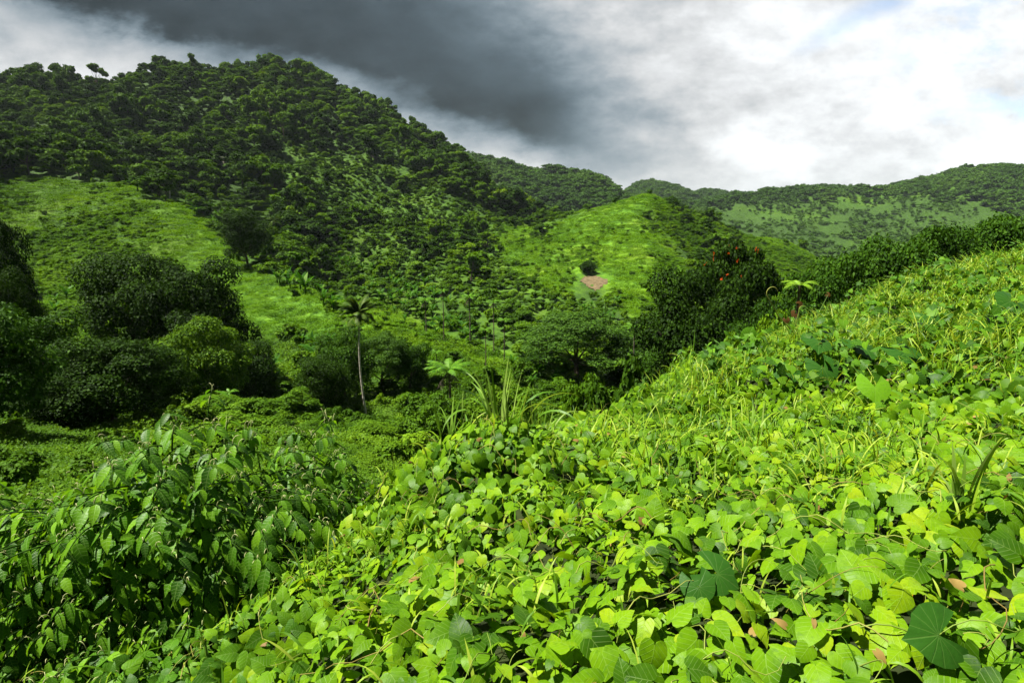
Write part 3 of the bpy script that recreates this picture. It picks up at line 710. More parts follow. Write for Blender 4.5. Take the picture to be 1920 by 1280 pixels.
# loose grass: thick on the upper slope, sparse lower down
P, px, py = bank_points(lambda r: 520 + 0 * r, 27)
gr = scrub_region(px, py); base = .14 + .45 * (fbm(P[:, 0] * .8, P[:, 1] * .8, 2) > .12)
k = rng.random(len(P)) < np.maximum(gr * .42, base * .5 * np.interp(px, [200, 600], [.25, 1])); P = P[k]; gr = gr[k]; px = px[k]; N_ = len(P)
L = rng.uniform(.16, .42, N_) * np.clip(1 + 1.2 * fbm(P[:, 0] * .7 + 5, P[:, 1] * .7, 3), .55, 1.9) * np.where(gr > .3, 1.1, .8) * np.interp(np.linalg.norm(P, axis=1), [2, 5, 12], [.6, .85, 1.0])
g = blades(P - [0, 0, .06], rng.uniform(0, 6.283, N_) , L, rng.uniform(.008, .017, N_) * np.interp(np.linalg.norm(P, axis=1), [2, 12, 25], [.8, 1.1, 1.8]), rng.uniform(.05, .6, N_), rng.uniform(.5, 2.2, N_), 5, rng.normal(size=N_) * .7)
print('blades', N_)
gs = obj('grass', mk_mesh('grass', g[0], g[1], M['grass'], g[2], True)); tag(gs, 'long arching grass growing through the creeper up to the crest', 'grass', kind='stuff')

P, px, py = bank_points(lambda r: 5 + 0 * r, 24); gr = scrub_region(px, py); k = (gr > .25) & (rng.random(len(P)) < .75); P = P[k]
wl = Acc(); 
for p in P:
    m_ = rng.integers(5, 14); hh = rng.uniform(.12, .55); q_ = p + np.c_[rng.normal(size=(m_, 2)) * .11, rng.random(m_) * hh]
    wl.add(*leaves(HEARTLO[rng.integers(5)] if rng.random() < .5 else PIPL, q_, rng.normal(size=(m_, 3)) * .5 + [-.1, -.4, .8], rng.normal(size=(m_, 3)) + [0, -.5, -.3], rng.uniform(.07, .17, m_)))
print('weeds', len(P))
ws = obj('weeds', wl.mesh('weeds', M['vine_low'], True)); tag(ws, 'darker broad-leaved weeds standing in the grass of the upper right slope', 'weeds', kind='stuff')

# tall cane grass on the mound
def cane(name, px, Y, n, h, label, seed, spread=.11, wid=.025):
    r = np.random.default_rng(seed); x = float(xratio(px, slope(800))) * Y; c = np.array([x, Y, float(bank_z(x, Y)) - .1])
    t = thing(name, label, 'tall grass', tuple(c))
    p = r.normal(size=(n, 3)) * [spread, spread, 0]; az = np.arctan2(p[:, 1], p[:, 0]) + r.normal(size=n) * .5
    ln = h * r.uniform(.55, 1.1, n); lean = r.uniform(.0, .25, n); bend = np.where(r.random(n) < .6, r.uniform(.05, .5, n), r.uniform(1.2, 2.9, n))
    g = blades(p, az, ln, np.full(n, wid) * r.uniform(.6, 1.2, n), lean, bend, 9, r.normal(size=n) * .8)
    obj('blades', mk_mesh('cane_blades', g[0], g[1], M['cane'], g[2], True), t)
    a = Acc()
    for i in range(n // 4): a.add(*tube([p[i], p[i] + [0, 0, h * .18], p[i] + [r.normal() * .03, r.normal() * .03, h * .36]], [.008, .007, .004], 5))
    obj('stem', a.mesh('cane_stem', M['cane'], True), t)
    return t
cane('cane_grass', 940, 5.1, 30, .72, 'tall upright cane grass clump standing on top of the leafy mound', 4)
cane('cane_grass', 1020, 6.0, 24, .60, 'smaller spray of cane grass just right of the tall clump', 5, .10, .018)
cane('cane_grass', 845, 5.0, 12, .55, 'low cane grass blades arching left off the mound', 6, .12, .024)
cane('cane_grass', 1830, 2.9, 9, .52, 'pale broad-bladed cane shoot in the creeper at far right', 7, .05, .024)
cane('cane_grass', 1290, 3.9, 10, .42, 'thin cane shoots rising in the middle of the creeper', 8, .2, .012)
cane('cane_grass', 1120, 6.2, 12, .45, 'short cane tuft between the tall clump and the bank edge shrubs', 12, .15, .016)
cane('cane_grass', 1420, 5.2, 9, .38, 'few thin cane blades in the creeper below the dark taro leaves', 13, .12, .014)
cane('cane_grass', 1600, 2.6, 6, .30, 'low thin cane blades in the creeper at lower right', 14, .1, .010)
cane('cane_grass', 430, 3.2, 7, .36, 'thin cane shoots at the foot of the drooping-leaved shrub', 15, .15, .012)
cane('cane_grass', 1310, 9.0, 14, .75, 'cane grass tuft on the bank edge below the red-flowered tree', 9, .2, .02)

# big-leaved plants in the creeper
def big_leaf_plant(name, mat, label, cat, spec, proto=None, stem=True, seed=0):
    """spec: list of (px, py, range_Y, size, heading(x,y,z), normal)"""
    r = np.random.default_rng(seed); pts = [at(a[0], a[1], a[2]) for a in spec]; c = np.mean(pts, 0); c = np.array([c[0], c[1], float(bank_z(c[0], c[1]))])
    t = thing(name, label, cat, tuple(c))
    for p, sp_ in zip(pts, spec):
        a = Acc(); a.add(*leaves(proto or TARO, (p - c)[None], np.array([sp_[5]], float), np.array([sp_[4]], float), [sp_[3]], [1.0]))
        o = obj('leaf', a.mesh(name + '_leaf', M[mat], True), t)
    for p in pts:
        a = Acc(); e = p - c; b = np.array([e[0] * .5, e[1] * .5 + .05, min(-.02, e[2] - .15)]); a.add(*tube([b, (b + e) / 2 + [0, 0, .03], e], [.008, .007, .005], 5))
        obj('stem', a.mesh(name + '_stem', M['vine_low'], True), t)
    return t
def taro_proto():
    n = 9; V = [(0, 0, 0)]; st = np.linspace(0, 1, 5)
    ang = np.linspace(-2.6, 2.6, 23); out = []
    for a in ang:
        rad = .62 * (1 - .18 * math.cos(a)) if abs(a) > .5 else .62 * (.82 + .25 * (1 - abs(a) / .5) ** 1.5)
        out.append((rad * math.sin(a), rad * math.cos(a)))
    for k in (.5, 1.0):
        for i, (x, y) in enumerate(out):
            x2, y2 = x * k, y * k; V.append((x2 * .92, y2, -.22 * (x2 * x2 + y2 * y2) * 1.6 + .10 * abs(x2) + .022 * k * math.cos(i * 2.09 * 1.5)))
    m = len(out); Fc = [(0, 1 + i + 1, 1 + i, 1 + i) for i in range(m - 1)]
    tri = np.array([(0, 2 + i, 1 + i) for i in range(m - 1)])
    qd = [(1 + i, 2 + i, 1 + m + i + 1, 1 + m + i) for i in range(m - 1)]
    t2 = []
    for a, b, c_, d in qd: t2 += [(a, b, c_), (a, c_, d)]
    return np.array(V), np.concatenate([tri, np.array(t2)])
TARO = taro_proto()
U_ = (0, -.25, 1)
big_leaf_plant('taro_plant', 'taro', 'dark glossy taro leaves in a row on the slope below the crest', 'taro plant',
  [(1535, 640, 8.3, .40, (-.3, -1, 0), (.1, -.45, 1)), (1620, 650, 8.1, .45, (.1, -1, -.2), (.2, -.4, 1)), (1700, 660, 7.7, .44, (.5, -.9, -.3), (.1, -.5, 1)), (1475, 700, 7.6, .32, (-.6, -.8, 0), (-.1, -.7, .8)), (1545, 690, 7.6, .38, (.2, -1, -.4), (0, -.8, .7))])
big_leaf_plant('taro_plant', 'taro_light', 'large pale lime taro leaf facing up on the right of the creeper', 'taro plant',
  [(1640, 725, 5.9, .30, (-.25, -1, -.3), (-.1, -.75, .8)), (1690, 745, 5.8, .20, (.9, -.4, -.4), (.3, -.5, .8))])
big_leaf_plant('taro_plant', 'taro', 'dull green ribbed leaf blurred at bottom right of the bank', 'taro plant',
  [(1760, 1190, 1.62, .17, (-1, -.3, .1), (.1, -.9, .75)), (1350, 1090, 2.25, .17, (.5, -.8, -.3), (.1, -.8, .9))][:1])
big_leaf_plant('big_leaf_vine', 'taro', 'single dark broad leaf over the creeper right of bottom centre', 'broad-leaved vine',
  [(1345, 1075, 2.25, .17, (.75, -.6, .2), (.15, -.7, .9)), (1310, 1100, 2.2, .13, (.1, -1, -.3), (-.2, -.8, .7))])
big_leaf_plant('taro_plant', 'vine_low', 'upright bright ribbed leaf on the bank edge in front of the dark tree', 'taro plant',
  [(1405, 625, 10.5, .24, (.5, 0, 1), (-.3, -1, .2)), (1395, 655, 10.3, .20, (-.2, -.2, -1), (.2, -1, .3))])
big_leaf_plant('taro_plant', 'taro', 'dark taro leaves among grass near the right edge', 'taro plant',
  [(1895, 565, 9.0, .42, (-.8, -.5, 0), (.1, -.7, .8)), (1905, 615, 7.9, .36, (.4, -1, -.2), (-.2, -.7, .8)), (1745, 595, 9.4, .34, (.2, -1, 0), (0, -.6, .8))])
big_leaf_plant('bronze_shrub', 'bronze', 'bronze-brown leaves on a young shoot at the crest beside the tree fern', 'shrub',
  [(1490, 588, 11.5, .15, (-.6, -.6, -.2), (.2, -.8, .6)), (1475, 600, 11.6, .12, (.2, -.6, -1), (-.2, -.9, .3)), (1553, 552, 12.5, .10, (.3, -.4, 0), (0, -.8, .5)), (1500, 570, 11.7, .12, (.9, -.2, .3), (0, -1, .3))])
a = Acc()
yl = at(1700, 1105, 2.2); yc = np.array([yl[0], yl[1], yl[2]])
o = obj('dead_leaf', mk_mesh('dead_leaf', *leaves(HEART[2], np.zeros((1, 3)), np.array([[-.2, -.7, .7]]), np.array([[-.8, -.3, -.3]]), [.062])[:2], M['yellow'])); o.location = yc
tag(o, 'single withered orange-yellow leaf lying on the creeper at lower right', 'leaf')
# long curling shoots at the crest
a = Acc()
for x0, x1, y1, Yd in ((1505, 1432, 535, 11.5), (1512, 1492, 566, 11.4)):
    b = at(x0 - 15, 625, Yd); 
    th = np.linspace(-.4, 3.6, 18); rad = .34 if x1 < 1450 else .2
    top = at(x1 + 8, y1 + 14, Yd); c = [b, b * .5 + top * .5 + [-.06, 0, -.05]] + [top + np.array([rad * .25 - rad * .33 * math.cos(t * .8), 0, rad * .35 * math.sin(t * .8)]) for t in th]
    a.add(*tube(c, np.linspace(.012, .006, len(c)), 5))
o = obj('curling_shoot', a.mesh('curling_shoot', M['tendril'], True)); tag(o, 'tall pale vine shoots curling over at the crest', 'vine shoot')

# ================================================================== the drooping-leaved shrubs at lower left
PIP = oval_proto(.225, .34, .30)
def piper(label, cx, cy, zb, rx, ry, h, nspray, seed, inner, leaf=.155):
    r = np.random.default_rng(seed); t = thing('drooping_shrub', label, 'shrub', (cx, cy, zb)); la = Acc(); sa = Acc(); ka = Acc()
    for i in range(nspray):
        fz = 1 - 1.38 * (i + .5) / nspray; fa = i * 2.39996 + r.normal() * .12; rr2 = math.sqrt(max(0, 1 - fz * fz))
        d = np.array([math.cos(fa) * rr2, math.sin(fa) * rr2, fz + r.normal() * .03])
        if d[1] > .72: continue
        lay = r.uniform(.88, 1.05) if r.random() < .75 else r.uniform(.62, .88)
        lump = 1 + .16 * math.sin(d[0] * 5 + seed) * math.cos(d[2] * 6 + 1)
        hx = (d[0] ** 2 + d[1] ** 2) ** .5; hk = hx ** .72 / max(hx, 1e-3); tip = np.array([d[0] * hk * rx, d[1] * hk * ry, h * .42 + d[2] * h * .58]) * (lay * lump)
        o2 = nrm(np.array([d[0] * 1.1 + r.normal() * .22, d[1] - .25 + r.normal() * .22, .12 + .3 * max(0, d[2])])); side = np.array([-o2[1], o2[0], 0]); side /= np.linalg.norm(side)
        L = r.uniform(.30, .58); m = r.integers(4, 8); c = []
        for s in np.linspace(-1, 0, 7): c.append(tip + o2 * s * L + np.array([0, 0, -.16 * (1 + s) ** 2 + .05 * s]))
        c = np.array(c); sa.add(*tube(c, np.linspace(.008, .003, 7), 5))
        for q in range(m):
            tt = (q + 1) / m * .8 + .2; p = np.array([np.interp(tt, np.linspace(0, 1, 7), c[:, k]) for k in range(3)]); s = 1 if q % 2 else -1
            hd_ = np.array([0, 0, -1.0]) * r.uniform(.8, 1.2) + side * s * r.uniform(.3, .75) + o2 * r.uniform(.25, .8)
            nn_ = o2 * .7 + side * s * .35 + np.array([0, 0, .75]) + r.normal(size=3) * .18
            la.add(*leaves(PIP, (p + side * s * .012)[None], nn_[None], hd_[None], [leaf * r.uniform(.72, 1.2) * (.75 if q == m - 1 else 1)], [r.uniform(.85, 1.1)]))
            if r.random() < .42 and d[2] > -.1:
                th = np.linspace(0, 2.6, 8); rad = r.uniform(.022, .038); k_ = nrm(o2 * r.uniform(.4, 1) + side * s * r.uniform(0, .8))
                cc = [p + k_ * rad * (1 - math.cos(a_)) + np.array([0, 0, 1.35 * rad * math.sin(a_)]) for a_ in th]; ka.add(*tube(cc, [.0028] * 7 + [.0014], 4))
    n = inner; d = nrm(r.normal(size=(n, 3))); d[:, 2] = np.abs(d[:, 2]) - .3 * (r.random(n) < .4)
    p = d * [rx, ry, h * .58] * r.uniform(.35, .84, (n, 1)) + [0, 0, h * .42]
    la.add(*leaves(PIP, p, d + r.normal(size=(n, 3)) * .4, np.array([[0, 0, -1.]]) + r.normal(size=(n, 3)) * .5, leaf * r.uniform(.7, 1.1, n)))
    for i in range(16):
        q = p[i] * .95; sa.add(*tube([[0, 0, -.3], [q[0] * .4, q[1] * .4, q[2] * .55], q], [.03, .02, .008], 6))
    obj('foliage', la.mesh('shrub_foliage', M['piper'], True), t); obj('branches', sa.mesh('shrub_branches', M['mid_tree'], True), t); obj('flower_spikes', ka.mesh('shrub_spikes', M['spike'], True), t)['kind'] = 'stuff'
    return t
piper('large shrub of drooping pointed leaves with pale curled spikes at lower left', -3.0, 4.45, -3.95, 1.46, 1.08, 2.24, 520, 1, 2300, .158)
piper('smaller drooping-leaved shrub just right of and behind the large one', -2.15, 5.75, -4.45, .84, .75, 2.24, 230, 2, 1000, .145)
piper('low drooping-leaved bush at the lower left corner below the large shrub', -2.55, 3.35, -3.6, .75, .45, .85, 80, 3, 500, .15)
piper('drooping-leaved bush partly cut off by the left edge', -4.55, 4.5, -4.05, .8, .75, 1.9, 110, 9, 700, .155)

# ================================================================== trees: prototypes
HI = {}
def hi(key, *a, **k): HI[key] = tree_meshes(key, *a, **k)
hi('round_dark', 31, 26000, .023, M['dark_tree'], nb=52, z0=.10)
hi('round_dark2', 32, 26000, .023, M['dark_tree'], nb=48, z0=.04)
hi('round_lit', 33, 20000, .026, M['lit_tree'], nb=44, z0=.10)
hi('flat_fine', 34, 30000, .019, M['blue_tree'], kind='flat', nb=64, z0=.12)
hi('mid', 35, 18000, .027, M['mid_tree'], nb=46, z0=.06)
hi('mid2', 36, 18000, .027, M['mid_tree'], nb=42, z0=.08)
hi('high', 40, 16000, .028, M['dark_tree'], nb=30, z0=.55)
hi('high2', 41, 24000, .022, M['dark_tree'], nb=50, z0=.30)
hi('edge', 37, 15000, .026, M['mid_tree'], nb=44, z0=.15)
hi('bush_big', 38, 9000, .045, M['scrub'], nb=24, z0=.02)
hi('bush_big2', 39, 9000, .042, M['scrub'], nb=20, z0=.02)
MID = [tree_meshes('forest_tree_%d' % i, 50 + i, 1900, .080, M['forest'] if i < 4 else M['forest_light'], kind='flat' if i % 3 == 2 else 'round', nb=11, z0=.12 + .05 * (i % 3)) for i in range(6)]
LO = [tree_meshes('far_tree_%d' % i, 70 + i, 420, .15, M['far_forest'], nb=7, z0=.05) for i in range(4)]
SHR = [tree_meshes('shrub_%d' % i, 90 + i, 1000, .11, M['scrub'], nb=8, z0=.01) for i in range(5)]

def place_tree(key, px, Y, top, width, label, group=None, name='broadleaf_tree', cat='tree', seed=0, depth=1.0, base=None):
    if Y < 0: Y = float(hit(px, -Y)[1])
    s = slope(top); x = float(xratio(px, s)) * Y; g = ground(x, Y); h = s * Y - g if base is None else s * Y - g; rr_ = math.sqrt(x * x + Y * Y + (s * Y) ** 2)
    fy = Y * CP + s * Y * SP; w = width / F * fy
    t = thing(name, label, cat, (x, Y, g - .02 * h), group, rz=seed * 1.7, sc=(w, w * depth, h))
    cm, tm = HI[key] if isinstance(key, str) else key
    obj('crown', cm, t); obj('trunk', tm, t)
    return t
T = [
 ('round_dark', 240, 66, 472, 195, 'dark round tree left of the twin trees below the meadow', 1),
 ('round_dark2', 366, 64, 482, 200, 'broad dark tree, right of the twin pair below the meadow', 2),
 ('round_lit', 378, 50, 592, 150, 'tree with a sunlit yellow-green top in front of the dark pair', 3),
 ('round_dark', 450, 56, 640, 130, 'dark tree touching the right side of the sunlit-topped tree', 7),
 ('round_dark2', 190, 36, 628, 235, 'wide dark tree above black shade at the left of the valley floor', 4),
 ('mid', 35, 40, 566, 190, 'olive-tinged dark tree at the left edge above the flat grass', 5),
 ('round_dark', 285, 44, 655, 120, 'dark tree filling the gap right of the wide dark tree', 31),
 ('round_dark2', 95, 33, 690, 130, 'low dark tree at the foot of the olive-tinged one', 32),
 ('mid', -80, 25, 540, 250, 'leafy tree added mostly beyond the left edge to shade the valley floor', 34),  # added mostly out of frame, sized to throw shade on the valley floor
 ('mid2', 15, 34, 712, 110, 'small tree low at the left edge beside the black shade', 6),
 ('round_dark', -15, 60, 405, 105, 'black-green tree at the left edge high over the olive tree', 8),
 ('round_dark2', 5, 52, 500, 110, 'dark tree at the left edge between the high one and the olive one', 9),
 ('mid', 640, 66, 612, 120, 'tree behind the coconut trunk, left of it', 10),
 ('flat_fine', 715, 68, 622, 110, 'flat-topped bluish tree right of the coconut trunk', 11),
 ('mid', 765, 70, 632, 90, 'dark tree between the bluish tree and the tree fern', 12),
 ('round_dark', 600, 60, 665, 110, 'dark low tree left of the coconut trunk above the shrubs', 13),
 ('flat_fine', 1085, 80, 580, 215, 'wide umbrella-shaped rain tree in the middle of the valley', 14),
 ('flat_fine', 1180, 84, 622, 120, 'lower grey-green tree at the right shoulder of the umbrella tree', 15),
 ('mid', 1010, 88, 655, 80, 'dark tree at the left foot of the umbrella tree', 16),
 ('high', 1385, 60, 446, 150, 'upper head of dark foliage dotted with red-orange flowers', 17),
 ('high2', 1322, 56, 500, 225, 'big dark-trunked tree on the right below the red-flowered crown', 18),
 ('mid2', 1270, 74, 600, 110, 'green tree between the umbrella tree and the big dark tree', 19),
 ('round_dark', 456, -500, 392, 92, 'dark tree at the top edge of the meadow beside the small palm', 20),
 ('round_dark2', 1103, -514, 488, 34, 'small dark tree on the lip of the bare soil patch', 21),
 ('mid', 1440, 44, 560, 150, 'leafy tree behind the bank edge, left of the little tree fern', 22),
 ('edge', 1525, 30, 505, 190, 'leftmost of the dark glossy trees behind the grassy crest', 23),
 ('edge', 1605, 31, 468, 190, 'second dark glossy tree from the left behind the grassy crest', 24),
 ('edge', 1685, 32, 440, 190, 'third dark glossy tree from the left behind the grassy crest', 25),
 ('edge', 1757, 33, 420, 190, 'fourth dark glossy tree from the left behind the grassy crest', 26),
 ('edge', 1833, 34, 416, 180, 'fifth dark glossy tree from the left behind the grassy crest', 27),
 ('edge', 1905, 34, 398, 190, 'last dark glossy tree at the right edge behind the crest', 28),
 ('edge', 2000, 35, 390, 140, 'dark glossy tree beyond the right edge behind the crest', 29),
]
for k_, px_, Y_, tp_, w_, lb, sd_ in T: place_tree(k_, px_, Y_, tp_, w_, lb, seed=sd_)
S_ = [
 ('bush_big', 800, 40, 738, 130, 'vine-draped shrub arching over a dark hollow beside the coconut trunk', 1),
 ('bush_big2', 860, 42, 752, 110, 'shrub right of the dark hollow and behind the mound', 2),
 ('bush_big2', 692, 37, 792, 88, 'round shrub at the foot of the coconut trunk', 3),
 ('bush_big', 615, 41, 762, 62, 'small round shrub in the grass left of the coconut foot', 4),
 ('bush_big2', 578, 36, 790, 52, 'smallest round shrub in the grass left of the coconut foot', 5),
 ('bush_big', 470, 38, 752, 130, 'leafy shrub thicket above the drooping-leaved shrubs', 6),
 ('bush_big2', 400, 42, 742, 110, 'leafy shrub below the ginger plants on the valley floor', 7),
 ('bush_big', 545, 48, 728, 110, 'dense shrub right of the ginger plants', 8),
 ('bush_big', 1180, 17, 672, 170, 'shrub with glossy leaves rising just behind the bank edge', 9),
 ('bush_big2', 1110, 19, 700, 120, 'shrub behind the bank edge, right of the tall cane', 10),
 ('bush_big', 1290, 24, 648, 120, 'shrub behind the bank edge below the green tree', 11),
 ('bush_big2', 1370, 26, 620, 110, 'shrub behind the bank edge below the big dark tree', 12),
 ('bush_big2', 1460, 24, 580, 90, 'shrub at the bank edge under the little tree fern', 13),
 ('bush_big', 1000, 34, 742, 110, 'shrub in the gap behind the tall cane grass', 14),
 ('bush_big2', 930, 52, 722, 90, 'shrub at the foot of the meadow behind the tall cane', 15),
]
for k_, px_, Y_, tp_, w_, lb, sd_ in S_: place_tree(k_, px_, Y_, tp_, w_, lb, name='shrub', cat='shrub', seed=sd_)
# red flowers on the crown
tf = bpy.data.objects['broadleaf_tree'] if False else [o for o in COL.objects if o.get('label', '').startswith('upper head')][0]
for i in range(26):
    d = rng.normal(size=3); d[2] = abs(d[2]); d[1] -= .5; d = nrm(d); c = np.array([d[0] * .46, d[1] * .46, .80 + d[2] * .19])
    f_ = Acc(); f_.add(*leaves(CARD, np.zeros((5, 3)), rng.normal(size=(5, 3)) * .5 + [0, -.3, .8], rng.normal(size=(5, 3)), .017)); o = obj('flower', f_.mesh('tree_flower', M['flower_red']), tf); o.location = c

# ------------------------------------------------------------------ coconut palms
def coconut(px, pyb, Y, pyt, label, seed, nf=17, FL=3.4, lean=.0, thick=.17):
    base = hit(px, pyb); Y = base[1]; top = at(px + lean, pyt, Y); h = top[2] - base[2]
    t = thing('coconut_palm', label, 'palm tree', tuple(base)); r = np.random.default_rng(seed); dx = top[0] - base[0]
    zt = np.linspace(0, 1, 12); c = np.stack([dx * zt ** .8 - .35 * np.sin(zt * 3.1) * (1 if h > 8 else 0), .1 * np.sin(zt * 4), h * zt], 1)
    obj('trunk', Acc().add(*tube(c, np.linspace(thick * 1.25, thick * .75, 12), 10)).mesh('palm_trunk', M['palm_bark'], True), t)
    for i in range(nf):
        az = i * 2.4 + r.uniform(-.2, .2); ln = [.15, .55, .95, 1.35][i % 4] + r.uniform(-.1, .1)
        f = frond(FL * r.uniform(.85, 1.1), 40, FL * .27, r.uniform(.8, 1.5), az, ln, seed * 50 + i, w=.16 * FL / 3, vee=.6)
        o = obj('frond', f.mesh('palm_frond', M['palm']), t); o.location = tuple(c[-1])
    return t
coconut(688, 786, 60, 590, 'tall coconut palm with a long pale bare trunk, left of centre', 3, nf=34, FL=2.5, lean=-14, thick=.10)
coconut(514, 452, 158, 418, 'short coconut palm at the top edge of the meadow', 4, nf=18, FL=4.2, thick=.22)
coconut(318, 372, 200, 352, 'small palm at the upper end of the meadow ridge', 5, nf=13, FL=3.6, thick=.22)

# ------------------------------------------------------------------ tree ferns
def tree_fern(px, Y, pyt, width, label, seed, mat='fern', nf=14, skirt=True, flat=0.0, group=None):
    top = at(px, pyt, Y); g = ground(top[0], Y); fy = Y * CP + top[2] * SP; FL = width / F * fy * .56; t = thing('tree_fern', label, 'tree fern', (top[0], Y, g), group)
    h = top[2] - g - FL * .1; r = np.random.default_rng(seed)
    obj('trunk', Acc().add(*tube([[0, 0, -.2], [.05, 0, h * .5], [0, 0, h]], [.05 * FL + .03, .04 * FL + .02, .035 * FL + .02], 8)).mesh('fern_trunk', M['bark'], True), t)
    for i in range(nf):
        f = frond(FL, 22, FL * .26, 1.0 + flat + r.uniform(-.1, .2), i * 6.283 / nf + r.uniform(-.15, .15), .75 + (i % 2) * .25, seed * 60 + i, w=FL * .05, vee=.1)
        o = obj('frond', f.mesh('fern_frond', M[mat]), t); o.location = (0, 0, h)
    if skirt:
        a = Acc()
        for i in range(8): merge(a, frond(FL * .8, 12, FL * .2, .5, i * .8, 2.3, seed * 70 + i, w=FL * .04), (0, 0, h))
        obj('dead_fronds', a.mesh('dead_fronds', M['bark']), t)
    return t
tree_fern(842, 56, 690, 92, 'large tree fern with a dark skirt at the foot of the meadow', 1)
tree_fern(1500, 17, 532, 66, 'little yellow-green umbrella fern standing alone behind the crest', 2, 'fern_light', 9, False, .35)
for i, (px_, Y_, tp_, w_, lb) in enumerate([(797, 100, 562, 34, 'leftmost of the small tree ferns in a line below the banana grove'), (880, 98, 556, 38, 'flat-crowned tree fern right of the banana grove on the lower slope'),
    (925, 96, 566, 30, 'tree fern with a tall thin trunk beside the flat-crowned one'), (830, 92, 545, 26, 'small tree fern between the two at the banana grove edge'), (945, 88, 600, 28, 'tree fern at the edge of the trees right of the lower meadow'),
    (910, 80, 618, 26, 'low tree fern on the lower right edge of the meadow'), (818, 76, 660, 24, 'little tree fern on the meadow above the large one'), (1190, 62, 612, 40, 'tree fern rising beside the umbrella-shaped rain tree'),
    (430, 46, 735, 34, 'small low fern below the ginger plants'), (1230, 175, 545, 16, 'tiny tree fern low on the green cone hill')]):
    tree_fern(px_, Y_, tp_, w_, lb, 10 + i, 'fern', 11, i < 4)

# ------------------------------------------------------------------ banana plants and gingers
def banana_meshes(seed, nl=9):
    r = np.random.default_rng(seed); a = Acc(); n = nl; az = np.arange(n) * 2.4 + r.uniform(-.3, .3, n)
    p = np.tile([0, 0, 1.0], (n, 1)) + r.normal(size=(n, 3)) * .04
    g = blades(p, az, r.uniform(1.5, 2.2, n), np.full(n, .42), r.uniform(.1, .7, n), r.uniform(.5, 1.9, n), 7, r.normal(size=n) * .4); a.add(*g)
    m2 = a.mesh('banana_leaves', M['banana'], True)
    m1 = Acc().add(*tube([[0, 0, -.3], [0, 0, .5], [0.02, 0, 1.15]], [.13, .11, .06], 7)).mesh('banana_stem', M['mid_tree'], True)
    return m1, m2
BAN = [banana_meshes(i, 7 + i % 4) for i in range(6)]
BANREG = [ # (polygon, count, Y guess by ray, scale)
 ([(330, 352), (380, 385), (425, 420), (400, 432), (350, 395)], 20, 1.7, 'pale banana plants along the ridge above the meadow'),
 ([(140, 280), (200, 300), (280, 340), (260, 362), (190, 340), (140, 310)], 14, 2.0, 'tall banana plants at the upper left end of the ridge'),
 ([(500, 500), (560, 520), (600, 545), (640, 590), (590, 580), (520, 535)], 16, 1.5, 'banana plants at the upper edge of the meadow strip'),
 ([(600, 480), (690, 505), (800, 545), (850, 575), (800, 600), (700, 570), (620, 530)], 60, 1.5, 'banana grove in the gully beyond the meadow'),
 ([(690, 575), (740, 590), (900, 610), (880, 640), (780, 625)], 22, 1.2, 'scattered banana plants on the lower meadow strip'),
 ([(400, 690), (520, 700), (540, 730), (420, 735)], 16, 1.1, 'ginger and banana plants in shade below the sunlit-topped tree'),
 ([(560, 640), (640, 640), (640, 690), (570, 700)], 8, 1.2, 'banana plants beside the dark tree left of the coconut trunk'),
 ([(90, 560), (130, 560), (130, 600), (95, 600)], 3, 1.3, 'dark banana clump standing in the open grass at left'),
 ([(330, 690), (370, 690), (370, 720), (330, 720)], 3, 1.2, 'broad banana leaves under the sunlit-topped tree'),
 ([(1090, 575), (1160, 575), (1150, 610), (1080, 605)], 10, 1.4, 'banana plants below the bare soil patch'),
 ([(960, 690), (1080, 710), (1060, 740), (960, 735)], 12, .9, 'pale-flowered ginger plants at the foot of the umbrella tree'),
]
for poly, cnt, sc, gl in BANREG:
    xs = [p[0] for p in poly]; ys = [p[1] for p in poly]; c = 0; tries = 0
    while c < cnt and tries < 4000:
        tries += 1; x, y = rng.uniform(min(xs), max(xs)), rng.uniform(min(ys), max(ys))
        if not inpoly(np.array([x]), np.array([y]), poly)[0]: continue
        h = hit(x, y)
        if h is None: continue
        k_ = sc * rng.uniform(.75, 1.25); m1, m2 = BAN[rng.integers(6)]
        t = thing('banana_plant', gl[0].upper() * 0 + gl.replace('plants', 'plant').replace('grove', 'grove plant') if False else 'one of the ' + gl if not gl.startswith('banana grove') else 'one banana plant of the grove in the gully beyond the meadow', 'banana plant', tuple(h - [0, 0, .1]), gl, rng.uniform(0, 6.28), (k_, k_, k_))
        obj('leaves', m2, t); obj('stem', m1, t); c += 1

# ------------------------------------------------------------------ pole, dead tree, bare soil
h = hit(232, 303); t = thing('utility_pole', 'thin grey utility pole on the wooded slope above the ridge', 'pole', tuple(h))
obj('shaft', Acc().add(*tube([[0, 0, -1], [0, 0, 8.5]], [.22, .17], 8)).mesh('pole_shaft', M['pole'], True), t)
obj('crossarm', Acc().add(*tube([[-.9, 0, 8.0], [.9, 0, 8.0]], [.09, .09], 6)).mesh('pole_arm', M['pole']), t)
def dead_tree(px, py, k, label, seed):
    h = hit(px, py); r = np.random.default_rng(seed); t = thing('dead_tree', label, 'bare tree', tuple(h)); a = Acc(); top = np.array([.2, 0, 3.]) * k
    obj('trunk', Acc().add(*tube([[0, 0, -.5], top * .5 + [.1, 0, 0], top], [.16 * k, .13 * k, .09 * k], 7)).mesh('dead_trunk', M['dead_wood'], True), t)
    def br(p, d, L, rad, lv):
        c = [p]; 
        for s in range(5): d = nrm(d + r.normal(size=3) * .22); c.append(c[-1] + d * L / 5)
        a.add(*tube(c, np.linspace(rad, rad * .4, 6), 5))
        if lv: 
            for _ in range(3): br(c[r.integers(2, 6)], nrm(d + r.normal(size=3) * .7), L * .55, rad * .45, lv - 1)
    for q in range(4): br(top, nrm(np.array([math.cos(q * 1.7), math.sin(q * 1.7), .5])), 3.6 * k, .085 * k, 2)
    obj('branches', a.mesh('dead_branches', M['dead_wood'], True), t)
